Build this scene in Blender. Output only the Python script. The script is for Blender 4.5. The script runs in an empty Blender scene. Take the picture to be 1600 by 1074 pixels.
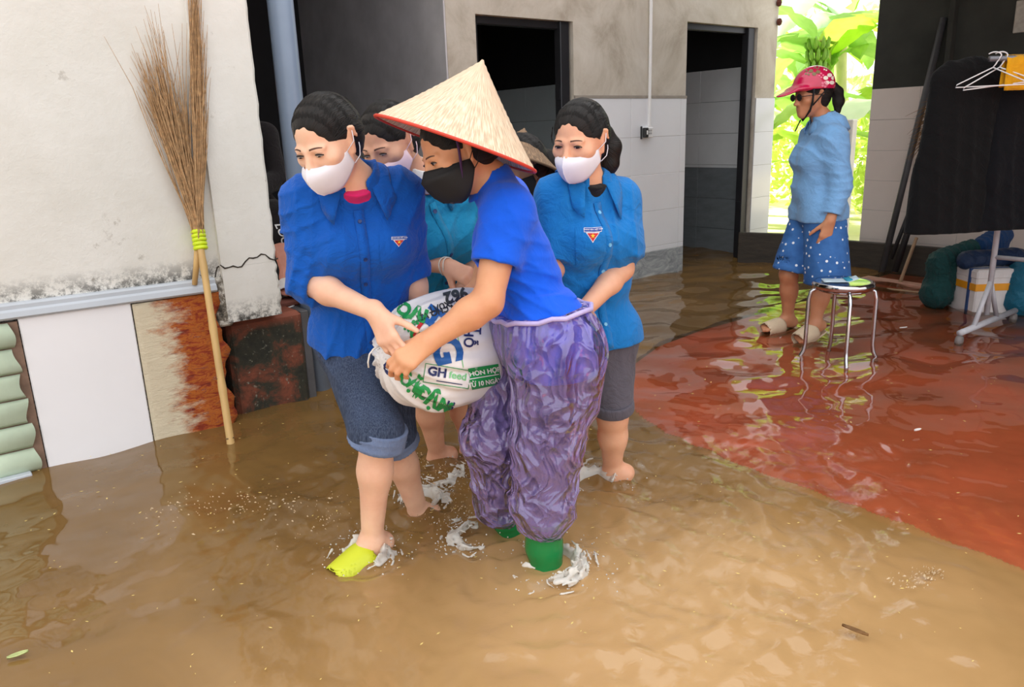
import bpy, bmesh, math, random
import numpy as np
from mathutils import Vector, Matrix
from mathutils.bvhtree import BVHTree
random.seed(7); RNG = np.random.default_rng(7)
SC = bpy.context.scene; COL = SC.collection
# ---------------- camera, sky, sun, exposure ----------------
CAM_H = 1.22; PITCH = math.radians(15.3); ROLL = math.radians(2.0); FPX = 1200.0
_f = np.array([0, math.cos(PITCH), -math.sin(PITCH)]); _u = np.array([0, math.sin(PITCH), math.cos(PITCH)]); _r = np.array([1., 0, 0])
_R = _r*math.cos(ROLL) - _u*math.sin(ROLL); _U = _u*math.cos(ROLL) + _r*math.sin(ROLL)
cam_d = bpy.data.cameras.new('camera'); cam = bpy.data.objects.new('camera', cam_d); COL.objects.link(cam)
cam_d.sensor_width = 36; cam_d.lens = 36*FPX/1600; cam_d.clip_start = .05
cam.matrix_world = Matrix(((_R[0], _U[0], -_f[0], 0), (_R[1], _U[1], -_f[1], 0), (_R[2], _U[2], -_f[2], CAM_H), (0, 0, 0, 1)))
SC.camera = cam
SC.view_settings.view_transform = 'Standard'; SC.view_settings.look = 'None'
SC.view_settings.gamma = 1; SC.view_settings.use_curve_mapping = False
SC.view_settings.exposure = 0.92
wd = bpy.data.worlds.new('world'); SC.world = wd; wd.use_nodes = True
nt = wd.node_tree; bg = nt.nodes['Background']
tc = nt.nodes.new('ShaderNodeTexCoord'); sx = nt.nodes.new('ShaderNodeSeparateXYZ'); cr = nt.nodes.new('ShaderNodeValToRGB')
nt.links.new(tc.outputs['Generated'], sx.inputs[0]); nt.links.new(sx.outputs['Z'], cr.inputs[0]); nt.links.new(cr.outputs[0], bg.inputs[0])
cr.color_ramp.elements[0].position = 0.0; cr.color_ramp.elements[0].color = (.80, .82, .84, 1)
cr.color_ramp.elements[1].position = 1.0; cr.color_ramp.elements[1].color = (1.0, 1.0, 1.0, 1)
bg.inputs[1].default_value = 1.05
sun_d = bpy.data.lights.new('sun', 'SUN'); sun = bpy.data.objects.new('sun', sun_d); COL.objects.link(sun)
sun_d.energy = 8.0; sun_d.angle = math.radians(6); sun_d.color = (1, .96, .86)
# ---------------- building axes: A runs along the walls, B into the depth ----------------
TH = math.radians(37.7); aX = np.array([math.cos(TH), math.sin(TH), 0]); bX = np.array([-math.sin(TH), math.cos(TH), 0]); zX = np.array([0, 0, 1.])
def W(A, B, z=0): return aX*A + bX*B + zX*z
_sd = -0.22*aX + 0.95*bX + 0.80*zX
sun.rotation_euler = Vector(_sd).to_track_quat('Z', 'Y').to_euler()
C0 = np.array([0, 0, CAM_H])
def ray(x, y): return _f + _R*((x-800)/FPX) - _U*((y-537)/FPX)
def P(x, y, Y):
    d = ray(x, y); return C0 + d*(Y/d[1])
def nrm(v): v = np.asarray(v, float); return v/np.linalg.norm(v)
def lerp(a, b, t): return a + (b-a)*t
# ---------------- materials ----------------
def _mat(name):
    m = bpy.data.materials.new(name); m.use_nodes = True
    return m, m.node_tree, m.node_tree.nodes['Principled BSDF']
def N(nt, t, **kw):
    n = nt.nodes.new(t)
    for k, v in kw.items(): setattr(n, k, v)
    return n
def coords(nt, scale=(1, 1, 1)):
    t = N(nt, 'ShaderNodeTexCoord'); m = N(nt, 'ShaderNodeMapping'); m.inputs['Scale'].default_value = scale
    nt.links.new(t.outputs['Object'], m.inputs[0]); return m.outputs[0]
def noise(nt, vec, scale, detail=4, rough=.6, dist=0):
    n = N(nt, 'ShaderNodeTexNoise'); n.inputs['Scale'].default_value = scale; n.inputs['Detail'].default_value = detail
    n.inputs['Roughness'].default_value = rough; n.inputs['Distortion'].default_value = dist
    nt.links.new(vec, n.inputs['Vector']); return n.outputs[0]
def ramp(nt, fac, stops):
    r = N(nt, 'ShaderNodeValToRGB'); e = r.color_ramp.elements
    while len(e) < len(stops): e.new(.5)
    for i, (p, c) in enumerate(stops):
        e[i].position = p; e[i].color = (c[0], c[1], c[2], 1) if hasattr(c, '__len__') else (c, c, c, 1)
    nt.links.new(fac, r.inputs[0]); return r.outputs[0]
def mixc(nt, fac, a, b, mode='MIX'):
    m = N(nt, 'ShaderNodeMix', data_type='RGBA', blend_type=mode)
    for s, v in ((0, fac), (6, a), (7, b)):
        if hasattr(v, 'links'): nt.links.new(v, m.inputs[s])
        else: m.inputs[s].default_value = v if s == 0 else (v[0], v[1], v[2], 1)
    return m.outputs[2]
def bump(nt, bs, h, strength=.3, dist=.01):
    b = N(nt, 'ShaderNodeBump'); b.inputs['Strength'].default_value = strength; b.inputs['Distance'].default_value = dist
    nt.links.new(h, b.inputs['Height']); nt.links.new(b.outputs[0], bs.inputs['Normal']); return b
def S(c):  # sRGB 0-255 -> linear
    return tuple(((v/255)/12.92 if v/255 <= .04045 else ((v/255+.055)/1.055)**2.4) for v in c)
MATS = {}
def plain(name, c, rough=.6, var=.12, scale=12, bmp=0, bscale=60, metal=0, spec=.5, sss=0, stretch=(1, 1, 1), coat=0):
    if name in MATS: return MATS[name]
    m, nt, bs = _mat(name); v = coords(nt, stretch); n = noise(nt, v, scale)
    lo = [x*(1-var) for x in c]; hi = [min(1, x*(1+var)) for x in c]
    nt.links.new(ramp(nt, n, [(.3, lo), (.7, hi)]), bs.inputs['Base Color'])
    bs.inputs['Roughness'].default_value = rough; bs.inputs['Metallic'].default_value = metal
    bs.inputs['Specular IOR Level'].default_value = spec; bs.inputs['Coat Weight'].default_value = coat
    if sss: bs.inputs['Subsurface Weight'].default_value = sss; bs.inputs['Subsurface Radius'].default_value = (.012, .005, .003); bs.inputs['Subsurface Scale'].default_value = 1
    if bmp: bump(nt, bs, noise(nt, v, bscale, 3), bmp, .004)
    MATS[name] = m; return m
# ---------------- mesh builder ----------------
ORIGIN = np.zeros(3)
def raw_mesh(name, V, F, smooth=False):
    me = bpy.data.meshes.new(name); V = np.asarray(V, float)
    if isinstance(F, np.ndarray):
        n, k = F.shape; me.vertices.add(len(V)); me.vertices.foreach_set('co', V.astype(np.float32).ravel())
        me.loops.add(n*k); me.loops.foreach_set('vertex_index', F.astype(np.int32).ravel())
        me.polygons.add(n); me.polygons.foreach_set('loop_start', np.arange(0, n*k, k, dtype=np.int32))
        me.update(calc_edges=True); me.validate()
    else:
        me.from_pydata([tuple(v) for v in V], [], F); me.update()
    if smooth: me.polygons.foreach_set('use_smooth', np.ones(len(me.polygons), bool))
    return me
def mk(name, V, F, mat, parent=None, smooth=False, loc=None):
    V = np.asarray(V, float)
    if parent is not None: o0 = np.array(parent['_o'] if '_o' in parent else (0, 0, 0), float)
    elif loc is not None: o0 = np.asarray(loc, float)
    else: o0 = np.array([(V[:, 0].min()+V[:, 0].max())/2, (V[:, 1].min()+V[:, 1].max())/2, V[:, 2].min()])
    me = raw_mesh(name, V-o0, F, smooth); ob = bpy.data.objects.new(name, me); COL.objects.link(ob)
    if mat is not None: me.materials.append(mat)
    ob['_o'] = [float(x) for x in o0]
    if parent is not None: ob.parent = parent
    else: ob.location = o0
    return ob
def empty(name, loc, label=None, cat=None, group=None):
    ob = bpy.data.objects.new(name, None); COL.objects.link(ob); ob.location = loc; ob['_o'] = [float(x) for x in loc]
    ob.empty_display_size = .1
    return tag(ob, label, cat, group)
def tag(ob, label=None, cat=None, group=None, kind=None):
    if label: ob['label'] = label
    if cat: ob['category'] = cat
    if group: ob['group'] = group
    if kind: ob['kind'] = kind
    return ob
def struct(ob): ob['kind'] = 'structure'; return ob
class MB:
    def __init__(s): s.V = []; s.F = []
    def add(s, V, F):
        o = len(s.V); s.V += [np.asarray(v, float) for v in V]; s.F += [tuple(i+o for i in f) for f in F]; return s
    def frame_box(s, o, ex, ey, ez, bev=0):  # corner o, edge vectors
        o = np.asarray(o, float)
        if bev <= 0:
            V = [o+ex*i+ey*j+ez*k for k in (0, 1) for j in (0, 1) for i in (0, 1)]
            return s.add(V, [(0, 2, 3, 1), (4, 5, 7, 6), (0, 1, 5, 4), (2, 6, 7, 3), (0, 4, 6, 2), (1, 3, 7, 5)])
        bm = bmesh.new(); vs = [bm.verts.new(o+ex*i+ey*j+ez*k) for k in (0, 1) for j in (0, 1) for i in (0, 1)]
        for f in [(0, 2, 3, 1), (4, 5, 7, 6), (0, 1, 5, 4), (2, 6, 7, 3), (0, 4, 6, 2), (1, 3, 7, 5)]: bm.faces.new([vs[i] for i in f])
        bmesh.ops.bevel(bm, geom=bm.edges[:], offset=bev, segments=1, profile=.5, affect='EDGES')
        bm.verts.index_update(); s.add([np.array(v.co) for v in bm.verts], [tuple(v.index for v in f.verts) for f in bm.faces]); bm.free(); return s
    def ab(s, A0, A1, B0, B1, z0, z1, bev=0): return s.frame_box(W(A0, B0, z0), aX*(A1-A0), bX*(B1-B0), zX*(z1-z0), bev)
    def tube(s, pts, rad, seg=8, caps=True, flat=None):
        pts = [np.asarray(p, float) for p in pts]; n = len(pts)
        if not hasattr(rad, '__len__'): rad = [rad]*n
        t0 = nrm(pts[1]-pts[0]); up = np.array([0, 0, 1.]) if abs(t0[2]) < .9 else np.array([1., 0, 0]); x = nrm(np.cross(t0, up)); rings = []
        for i, p in enumerate(pts):
            t = nrm(pts[min(i+1, n-1)]-pts[max(i-1, 0)]); x = nrm(x-t*(x@t)); y = np.cross(t, x)
            fy = 1 if flat is None else flat
            rings.append([p+rad[i]*(math.cos(2*math.pi*j/seg)*x+fy*math.sin(2*math.pi*j/seg)*y) for j in range(seg)])
        V = [v for r in rings for v in r]; F = []
        for i in range(n-1):
            for j in range(seg): F.append((i*seg+j, i*seg+(j+1) % seg, (i+1)*seg+(j+1) % seg, (i+1)*seg+j))
        if caps: F.append(tuple(range(seg))[::-1]); F.append(tuple((n-1)*seg+j for j in range(seg)))
        return s.add(V, F)
    def lathe(s, prof, o, ax=(0, 0, 1), seg=24):
        ax = nrm(ax); x = nrm(np.cross(ax, (0, 1, .1))); y = np.cross(ax, x); V = []; F = []; n = len(prof)
        for r, h in prof:
            for j in range(seg): t = 2*math.pi*j/seg; V.append(np.asarray(o, float)+ax*h+r*(math.cos(t)*x+math.sin(t)*y))
        for i in range(n-1):
            for j in range(seg): F.append((i*seg+j, i*seg+(j+1) % seg, (i+1)*seg+(j+1) % seg, (i+1)*seg+j))
        F.append(tuple(range(seg))[::-1]); F.append(tuple((n-1)*seg+j for j in range(seg)))
        return s.add(V, F)
    def build(s, name, mat, parent=None, smooth=False, loc=None): return mk(name, np.array(s.V), s.F, mat, parent, smooth, loc)
def grid_faces(nu, nv, wrap=False):
    F = []
    for i in range(nu-1):
        for j in range(nv if wrap else nv-1): F.append((i*nv+j, i*nv+(j+1) % nv, (i+1)*nv+(j+1) % nv, (i+1)*nv+j))
    return F
def copy_obj(o, parent=None, loc=None):
    c = o.copy(); COL.objects.link(c)
    if parent is not None: c.parent = parent
    if loc is not None: c.location = loc
    return c
def sheet(name, V, F, th, mat, parent=None, loc=None, smooth=True):
    """thin shell of real thickness"""
    ob = mk(name, V, F, mat, parent, smooth, loc); md = ob.modifiers.new('solid', 'SOLIDIFY'); md.thickness = th; md.offset = 0; return ob
# ======================= SETTING =======================
def m_plaster():
    m, nt, bs = _mat('old_white_plaster'); v = coords(nt)
    base = ramp(nt, noise(nt, v, 2.5, 5), [(.3, S((218, 214, 205))), (.7, S((234, 231, 225)))])
    sep = N(nt, 'ShaderNodeSeparateXYZ'); nt.links.new(v, sep.inputs[0])
    spots = ramp(nt, noise(nt, v, 14, 8, .75), [(.60, 0), (.68, 1)])
    big = ramp(nt, noise(nt, v, 2.1, 3), [(.46, 0), (.62, 1)])
    mm = N(nt, 'ShaderNodeMath', operation='MULTIPLY'); nt.links.new(spots, mm.inputs[0]); nt.links.new(big, mm.inputs[1])
    c = mixc(nt, mm.outputs[0], base, S((150, 140, 125)))
    low = ramp(nt, sep.outputs['Z'], [(.0, 1), (.10, .0)])
    sp2 = ramp(nt, noise(nt, v, 22, 9, .8), [(.44, 0), (.56, 1)])
    m2 = N(nt, 'ShaderNodeMath', operation='MULTIPLY'); nt.links.new(low, m2.inputs[0]); nt.links.new(sp2, m2.inputs[1])
    c = mixc(nt, m2.outputs[0], c, S((45, 42, 38)))
    nt.links.new(c, bs.inputs['Base Color']); bs.inputs['Roughness'].default_value = .85
    bump(nt, bs, noise(nt, v, 30, 8, .7), .35, .01); return m
PLASTER = m_plaster()
def m_grey_plaster():
    m, nt, bs = _mat('grey_cement_plaster'); v = coords(nt)
    c = ramp(nt, noise(nt, v, 2.2, 8, .65, .6), [(.28, S((150, 138, 122))), (.5, S((186, 177, 164))), (.75, S((206, 200, 190)))])
    nt.links.new(c, bs.inputs['Base Color']); bs.inputs['Roughness'].default_value = .9
    bump(nt, bs, noise(nt, v, 18, 8), .25, .01); return m
GREYP = m_grey_plaster()
DARKP = plain('dark_raw_cement', S((196, 193, 197)), .9, .15, 3, .3, 25)
DARKW = plain('dark_right_wall', S((46, 47, 42)), .9, .3, 3, .3, 25)  # even dark tone of the right wall above its tiles
BLACKW = plain('unlit_black_plaster', S((30, 30, 33)), .9, .2, 3)  # the passage's darkness is painted into this near-black colour
TILEW = plain('white_glazed_tile', S((226, 227, 231)), .12, .03, 3)
TILEG = plain('grouted_wall', S((176, 172, 170)), .8, .08, 6)
TILES_ = plain('side_wall_tile', S((206, 194, 186)), .15, .05, 2)
def m_marble():
    m, nt, bs = _mat('grey_marble_tile'); v = coords(nt, (1, 1, 2))
    c = ramp(nt, noise(nt, v, 5, 8, .7, 1.5), [(.35, S((128, 133, 137))), (.52, S((164, 168, 170))), (.62, S((188, 190, 190)))])
    nt.links.new(c, bs.inputs['Base Color']); bs.inputs['Roughness'].default_value = .15; return m
MARBLE = m_marble()
ALU = plain('dark_bronze_aluminium', S((52, 52, 56)), .35, .1, 5, metal=.5)

def m_mud():
    return plain('silty_ground', S((150, 112, 66)), .8, .2, 3)
# ground under the flood, with the raised red terrace
g = MB(); g.add([(-14, -6, -.17), (18, -6, -.17), (18, 22, -.17), (-14, 22, -.17)], [(0, 1, 2, 3)])
struct(g.build('ground', m_mud()))
terr = [(2.27, -4), (2.27, 1.55), (2.30, 1.95), (2.42, 2.25), (2.66, 2.52), (2.95, 2.76), (3.35, 2.92), (3.8, 2.98), (4.6, 2.98), (6.6, 3.08), (6.6, -4)]
REDF = plain('red_painted_cement', S((232, 116, 88)), .55, .22, 2.2, .15, 30)
g = MB(); n = len(terr); g.add([W(A, B, -.022) for A, B in terr]+[W(A, B, -.2) for A, B in terr], [tuple(range(n))[::-1]]+[(i, (i+1) % n, (i+1) % n+n, i+n) for i in range(n)])
struct(g.build('floor', REDF))

def tiles(parent, axis, u0, u1, z0, z1, tu, tz, d, th, mat, skip=(), name='tile', joint=.0025, uoff=0):
    """wall tiles as separate pieces; axis 'A': runs along A in front of plane B=d (towards -B); axis 'B': along B in front of A=d (towards -A)"""
    cache = {}; k = 0
    us = [u0]; x = u0 + (uoff or tu)
    while x < u1-.02: us.append(x); x += tu
    us.append(u1); zs = [z1]; z = z1-tz
    while z > z0+.02: zs.append(z); z -= tz
    zs.append(z0)
    for i in range(len(us)-1):
        for j in range(len(zs)-1):
            a0, a1, zz0, zz1 = us[i]+joint/2, us[i+1]-joint/2, zs[j+1]+joint/2, zs[j]-joint/2
            if any(a1 > s0 and a0 < s1 and zz1 > t0 and zz0 < t1 for s0, s1, t0, t1 in skip): continue
            key = (round(a1-a0, 3), round(zz1-zz0, 3)); pr = th+RNG.uniform(-.0006, .0006)
            o = W(a0, d-pr, zz0) if axis == 'A' else W(d-pr, a0, zz0)
            if key not in cache:
                m = MB()
                ex, ey = (aX, bX) if axis == 'A' else (aX, bX)
                if axis == 'A': m.frame_box((0, 0, 0), aX*(a1-a0), bX*th, zX*(zz1-zz0), .0015)
                else: m.frame_box((0, 0, 0), aX*th, bX*(a1-a0), zX*(zz1-zz0), .0015)
                cache[key] = raw_mesh(name, np.array(m.V), m.F); cache[key].materials.append(mat)
            ob = bpy.data.objects.new(name, cache[key]); COL.objects.link(ob); ob.parent = parent
            ob.location = o-np.array(parent['_o']); k += 1
    return k

# --- toilet block -----------------------------------------------------------
BK = 4.40; D1 = (3.19, 4.06, 1.985); D2 = (5.33, 6.30, 2.055); BEND = 6.60; BTOP = 5.2  # block walls carried up out of view to keep sun off the courtyard
m = MB()
T = .13
m.ab(2.957, D1[0], BK, BK+T, -.2, BTOP); m.ab(D1[0], D1[1], BK, BK+T, D1[2], BTOP); m.ab(D1[1], D2[0], BK, BK+T, -.2, BTOP)
m.ab(D2[0], D2[1], BK, BK+T, D2[2], BTOP); m.ab(D2[1], BEND, BK, BK+T, -.2, BTOP)
m.ab(BEND-.13, BEND, BK+T, 8, -.2, BTOP); m.ab(2.957, BEND, 7.9, 8, -.2, BTOP)
wall_back = struct(m.build('wall_back', GREYP))
m = MB(); m.ab(2.945, 3.05, BK+.004, 8, -.2, BTOP); struct(m.build('wall_block_side', DARKP))
m = MB(); m.ab(D1[1], D2[0], BK-.010, BK, -.1, 1.455); m.ab(D2[1]+.005, BEND, BK-.010, BK, -.1, 1.455); m.build('mortar_bed', TILEG, wall_back)
tiles(wall_back, 'A', D1[1], D2[0], .215, 1.455, .60, .30, BK, .012, TILEW)
tiles(wall_back, 'A', D1[1], D2[0], -.1, .215, .60, .33, BK, .014, MARBLE)
tiles(wall_back, 'A', D2[1]+.005, BEND, .1, 1.455, .60, .30, BK, .012, TILEW)
m = MB(); m.ab(D1[1], D2[0], BK-.016, BK, 1.455, 1.475); struct(m.build('trim_1', plain('rough_cement_lip', S((150, 142, 132)), .9)))
# rooms behind the doors
def room(nm, A0, A1, B1, ztop, zd, dark):
    m = MB(); m.ab(A0, A1, B1, B1+.08, -.2, 2.6); m.ab(A0-.08, A0, BK+T, B1, -.2, 2.6); m.ab(A1, A1+.08, BK+T, B1, -.2, 2.6); m.ab(A0, A1, BK+T, B1+.08, 2.5, 2.6)
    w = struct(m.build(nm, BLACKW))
    wt = plain('room_tile_'+nm, S(dark), .3, .05, 3)
    gm = plain('room_marble_'+nm, S((118, 124, 128)), .3, .15, 6, stretch=(1, 1, 3))
    tiles(w, 'A', A0, A1, zd, ztop, .60, .30, B1, .012, wt)
    tiles(w, 'A', A0, A1, -.1, zd, .60, .30, B1, .012, gm)
    for sA, sgn in ((A0+.012, 1), (A1, -1)):
        tiles(w, 'B', BK+T+.01, B1, zd, ztop, .60, .30, sA, .012, wt); tiles(w, 'B', BK+T+.01, B1, -.1, zd, .60, .30, sA, .012, gm)
    return w
room('wall_room_1', 3.12, 4.70, 6.4, 1.62, .8, (200, 210, 214))
room('wall_room_2', 5.10, 6.46, 5.75, 1.75, .82, (222, 224, 226))
for i, (d, nm) in enumerate(((D1, 'door_1'), (D2, 'door_2'))):
    m = MB(); fw = .05
    m.ab(d[1]-.105, d[1]-.02, BK+.02, BK+.09, -.2, d[2], .004); m.ab(d[0], d[0]+fw, BK+.05, BK+.11, -.2, d[2], .004); m.ab(d[0], d[1]-.02, BK+.05, BK+.11, d[2]-fw, d[2], .004)
    fr = struct(m.build(nm, ALU))
    # the leaf stands open into the room
    h = MB(); A1 = d[0]+.06
    h.ab(A1-.035, A1, BK+.12, BK+.12+.75, -.12, d[2]-.06, .004); lf = h.build('door_leaf', plain('door_panel_grey', S((70, 74, 78)), .3, .1, 6), fr)
    h = MB(); h.tube([W(A1+.01, BK+.75, 1.0), W(A1+.05, BK+.75, 1.0), W(A1+.05, BK+.64, 1.0)], .011, 8); h.ab(A1, A1+.02, BK+.72, BK+.78, .93, 1.07, .004); h.build('handle', plain('steel_handle', S((150, 152, 155)), .25, .05, metal=.9), lf)
    h = MB(); h.ab(d[1]-.112, d[1]-.104, BK+.03, BK+.08, .45, .53); h.ab(d[1]-.112, d[1]-.104, BK+.03, BK+.08, 1.45, 1.53); h.build('hinge', ALU, fr)
# wires, socket, pipe bits inside room 1
sk = empty('wall_socket', W(4.80, BK-.02, 1.17), 'white double wall socket below the conduit on the tiled wall', 'socket')
m = MB(); m.ab(4.765, 4.885, BK-.045, BK-.012, 1.15, 1.23, .004); m.build('socket_plate', plain('white_plastic', S((225, 224, 224)), .35, .03), sk)
m = MB(); [m.ab(4.83+dx, 4.834+dx, BK-.047, BK-.044, 1.175+dz, 1.19+dz) for dx in (0, .014, .03) for dz in (0, .022)]; m.build('pin_slots', BLACKW, sk)
m = MB(); m.ab(4.755, 4.80, BK-.075, BK-.045, 1.152, 1.228, .005); m.ab(4.757, 4.765, BK-.04, BK-.02, 1.14, 1.24, .003); pl = m.build('black_plug', plain('black_plastic', S((22, 22, 24)), .4, .1), sk)
m = MB(); m.ab(4.773, 4.787, BK-.079, BK-.0745, 1.175, 1.207); m.build('plug_mark', MATS['white_plastic'], pl)
m = MB(); m.tube([W(4.862, BK-.02, 1.235), W(4.862, BK-.024, 1.9), W(4.862, BK-.02, 3.2)], .013, 8); m.ab(4.84, 4.884, BK-.03, BK-.01, 1.228, 1.245)
tag(m.build('conduit', MATS['white_plastic']), 'thin white cable conduit rising from the socket up the block wall', 'conduit')
# wasp nests on the wall corner
for k, (B_, zz) in enumerate(((BK-.02, 2.28), (BK-.02, 2.12))):
    m = MB(); m.lathe([(.004, .03), (.018, .022), (.026, 0), (.02, -.025), (.006, -.035)], W(6.57+.02*k, B_, zz), seg=10)
    tag(m.build('mud_nest', plain('nest_brown', S((96, 52, 40)), .9, .3, 40, .5)), ['upper brown mud nest stuck near the top of the block corner', 'lower brown mud nest stuck on the block corner above the helmet'][k], 'nest', 'mud nests on the block corner')

# --- right side wall --------------------------------------------------------
SW = 6.60
m = MB(); m.ab(SW, SW+.13, -3, 3.46, -.2, 3.0); wr = struct(m.build('wall_right', DARKW))
m = MB(); m.ab(SW-.009, SW, 1.7, 3.455, -.2, 1.474); m.build('mortar_bed', TILEG, wr)
tiles(wr, 'B', 1.7, 3.455, .0, 1.475, .40, .25, SW, .012, TILES_, uoff=.155)
m = MB(); m.ab(SW-.07, SW, 2.835, 2.875, 1.5, 3.0, .004); struct(m.build('trim_2', DARKW))
m = MB(); m.ab(SW-.012, SW, 2.31, 2.44, 1.80, 2.02, .005); tag(m.build('pale_patch', plain('pale_patch_tone', S((165, 160, 150)), .9, .2, 20)), 'pale patch high on the dark right wall', 'patch')  # small paler slab on the dark upper wall

# --- left house -------------------------------------------------------------
LB = 3.40
m = MB(); m.ab(-6, 1.035, LB, LB+.2, .655, 5.2); m.ab(-6, 1.0, LB+.03, LB+.2, -.2, .66); wl = struct(m.build('wall_left', PLASTER, loc=W(0, LB, .66)))  # unseen upper wall made tall to block the sun
# pillar with a crack across it, standing on the plinth
m = MB(); nz = 44; V = []; F = []
def pill(A0, A1, B0, B1, z0, z1, jag):
    V = []; nz = 60
    for i in range(nz+1):
        z = lerp(z0, z1, i/nz); j = jag*1.5*(math.sin(z*37)+.7*math.sin(z*83+1)+.5*math.sin(z*171)) - (.014*math.exp(-((z-.71)/.02)**2))
        V += [W(A0, B0, z), W(lerp(A0, A1, .5), B0-.001, z), W(A1+j-.012, B0, z), W(A1+j, B0+.012, z), W(A1, B1, z), W(A0, B1, z)]
    F = grid_faces(nz+1, 6, True); F += [tuple(range(6))[::-1], tuple(nz*6+k for k in range(6))]
    return np.array(V), F
V1, F1 = pill(1.035, 1.285, LB-.025, LB+.25, .455, .700, .002); V2, F2 = pill(1.035, 1.285, LB-.025, LB+.25, .7006, 3.6, .0015)
pr = struct(mk('pillar', V2, F2, PLASTER, loc=W(1.1, LB, .46))); mk('pillar_base', V1, F1, PLASTER, pr)
cpts = []
for i in range(15):
    t = i/14; cpts.append(W(lerp(1.03, 1.288, t), LB-.0262, .715-.02*math.sin(t*7)-.008*math.sin(t*23)+(.03*(t-.9) if t > .9 else 0)))
m = MB(); m.tube(cpts, [.0022+.0018*abs(math.sin(i*1.7)) for i in range(15)], 5)
cp2 = [W(1.033-.055*t, LB-.001-.0005*t, .705-.10*t+.012*math.sin(9*t)) for t in np.linspace(0, 1, 8)]
m.tube(cp2, [.0035-.002*t for t in np.linspace(0, 1, 8)], 5); m.build('crack', plain('crack_dark', S((60, 52, 44)), .95), pr)
def m_mould():
    m, nt, bs = _mat('mouldy_plaster'); v = coords(nt)
    c = ramp(nt, noise(nt, v, 16, 9, .75), [(.38, S((40, 38, 34))), (.5, S((120, 112, 100))), (.58, S((205, 200, 190)))])
    nt.links.new(c, bs.inputs['Base Color']); bs.inputs['Roughness'].default_value = .95; bump(nt, bs, noise(nt, v, 40, 6), .6, .01); return m
m = MB(); m.ab(.985, 1.06, LB-.022, LB+.03, .44, .66, .01); struct(m.build('trim_3', m_mould()))
# plinth (mossy red step)
def m_plinth():
    m, nt, bs = _mat('mossy_red_cement'); v = coords(nt)
    n1 = noise(nt, v, 7, 9, .7, .4); c = ramp(nt, n1, [(.36, S((34, 35, 28))), (.48, S((52, 50, 38))), (.56, S((104, 58, 40))), (.66, S((140, 74, 52)))])
    n2 = ramp(nt, noise(nt, v, 40, 6, .7), [(.60, 0), (.70, 1)]); c = mixc(nt, n2, c, S((150, 146, 130)))
    sep = N(nt, 'ShaderNodeSeparateXYZ'); nt.links.new(v, sep.inputs[0]); e = ramp(nt, sep.outputs['Z'], [(.58, 0), (.63, 1)])
    nt.links.new(mixc(nt, e, c, S((136, 74, 54))), bs.inputs['Base Color']); bs.inputs['Roughness'].default_value = .8; bump(nt, bs, n1, .5, .02); return m
m = MB(); m.ab(1.045, 1.405, 3.45, 4.1, -.2, .44, .02); pb = struct(m.build('plinth', m_plinth()))
m = MB(); m.ab(1.405, 1.445, 3.47, 4.1, -.2, .43, .004); m.build('side_slab', plain('slate_grey_cement', S((86, 84, 86)), .8, .15, 8), pb)
m = MB(); m.ab(1.285, 1.50, 3.60, 4.1, .43, .462, .01); m.build('upper_step', plain('brown_red_step', S((110, 62, 50)), .8, .3, 9), pb)
# house side wall (behind the pillar) and the dark passage between house and block
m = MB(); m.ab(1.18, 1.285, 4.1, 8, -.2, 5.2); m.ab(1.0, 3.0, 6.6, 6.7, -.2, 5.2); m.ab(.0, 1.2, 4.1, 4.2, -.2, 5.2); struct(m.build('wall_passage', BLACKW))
# ledge
m = MB()
prof = [(LB+.01, .600), (LB-.035, .603), (LB-.045, .612), (LB-.040, .632), (LB-.030, .640), (LB-.030, .655), (LB-.02, .662), (LB+.01, .664)]
Vs = [W(A, B, z+.010*(1-A)) for A in (-3, 1.0) for B, z in prof]; k = len(prof)
m.add(Vs, [(i, i+1, k+i+1, k+i) for i in range(k-1)]+[tuple(range(k)), tuple(range(k, 2*k))[::-1]])
struct(m.build('trim_4', plain('pale_grey_moulding', S((188, 193, 200)), .5, .05, 4)))
# white board and rust-stained board under the ledge
m = MB(); m.ab(.262, .655, LB-.028, LB-.008, -.12, .612, .004); tag(m.build('white_board', plain('white_foam_board', S((240, 238, 240)), .6, .02, 3)), 'clean white flat board standing in the water below the grey ledge', 'board')
def m_rust():
    m, nt, bs = _mat('rusty_peeling_paint'); v = coords(nt, (1, 1, 2.6))
    n1 = noise(nt, v, 17, 11, .75, .4)
    c = ramp(nt, n1, [(.30, S((96, 28, 10))), (.44, S((150, 52, 18))), (.54, S((190, 104, 28))), (.62, S((140, 60, 40))), (.70, S((212, 190, 160)))])
    sep = N(nt, 'ShaderNodeSeparateXYZ'); t = N(nt, 'ShaderNodeTexCoord'); nt.links.new(t.outputs['Object'], sep.inputs[0])
    ad = N(nt, 'ShaderNodeMath', operation='MULTIPLY_ADD'); nt.links.new(noise(nt, v, 7, 8, .7), ad.inputs[0]); ad.inputs[1].default_value = .34; nt.links.new(sep.outputs['X'], ad.inputs[2])
    e = ramp(nt, ad.outputs[0], [(.255, 0), (.33, 1)])
    nt.links.new(mixc(nt, e, S((222, 208, 180)), c), bs.inputs['Base Color']); bs.inputs['Roughness'].default_value = .75; bump(nt, bs, n1, .7, .012); return m
nz, na = 30, 16; V = []
for i in range(nz+1):
    for j in range(na+1):
        A = lerp(.66, 1.0, j/na); z = lerp(-.12, .600, i/nz)
        A2 = A + (j == na)*(.018*math.sin(z*23)+.010*math.sin(z*61)); V.append(W(A2, LB-.02+.004*math.sin(z*40+A*31)*(j/na), z))
V = np.array(V); rb = sheet('rusty_board', V, grid_faces(nz+1, na+1), .016, m_rust(), loc=W(.66, LB, 0)); tag(rb, 'rust stained board with peeling cream paint beside the white board', 'board')
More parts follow.
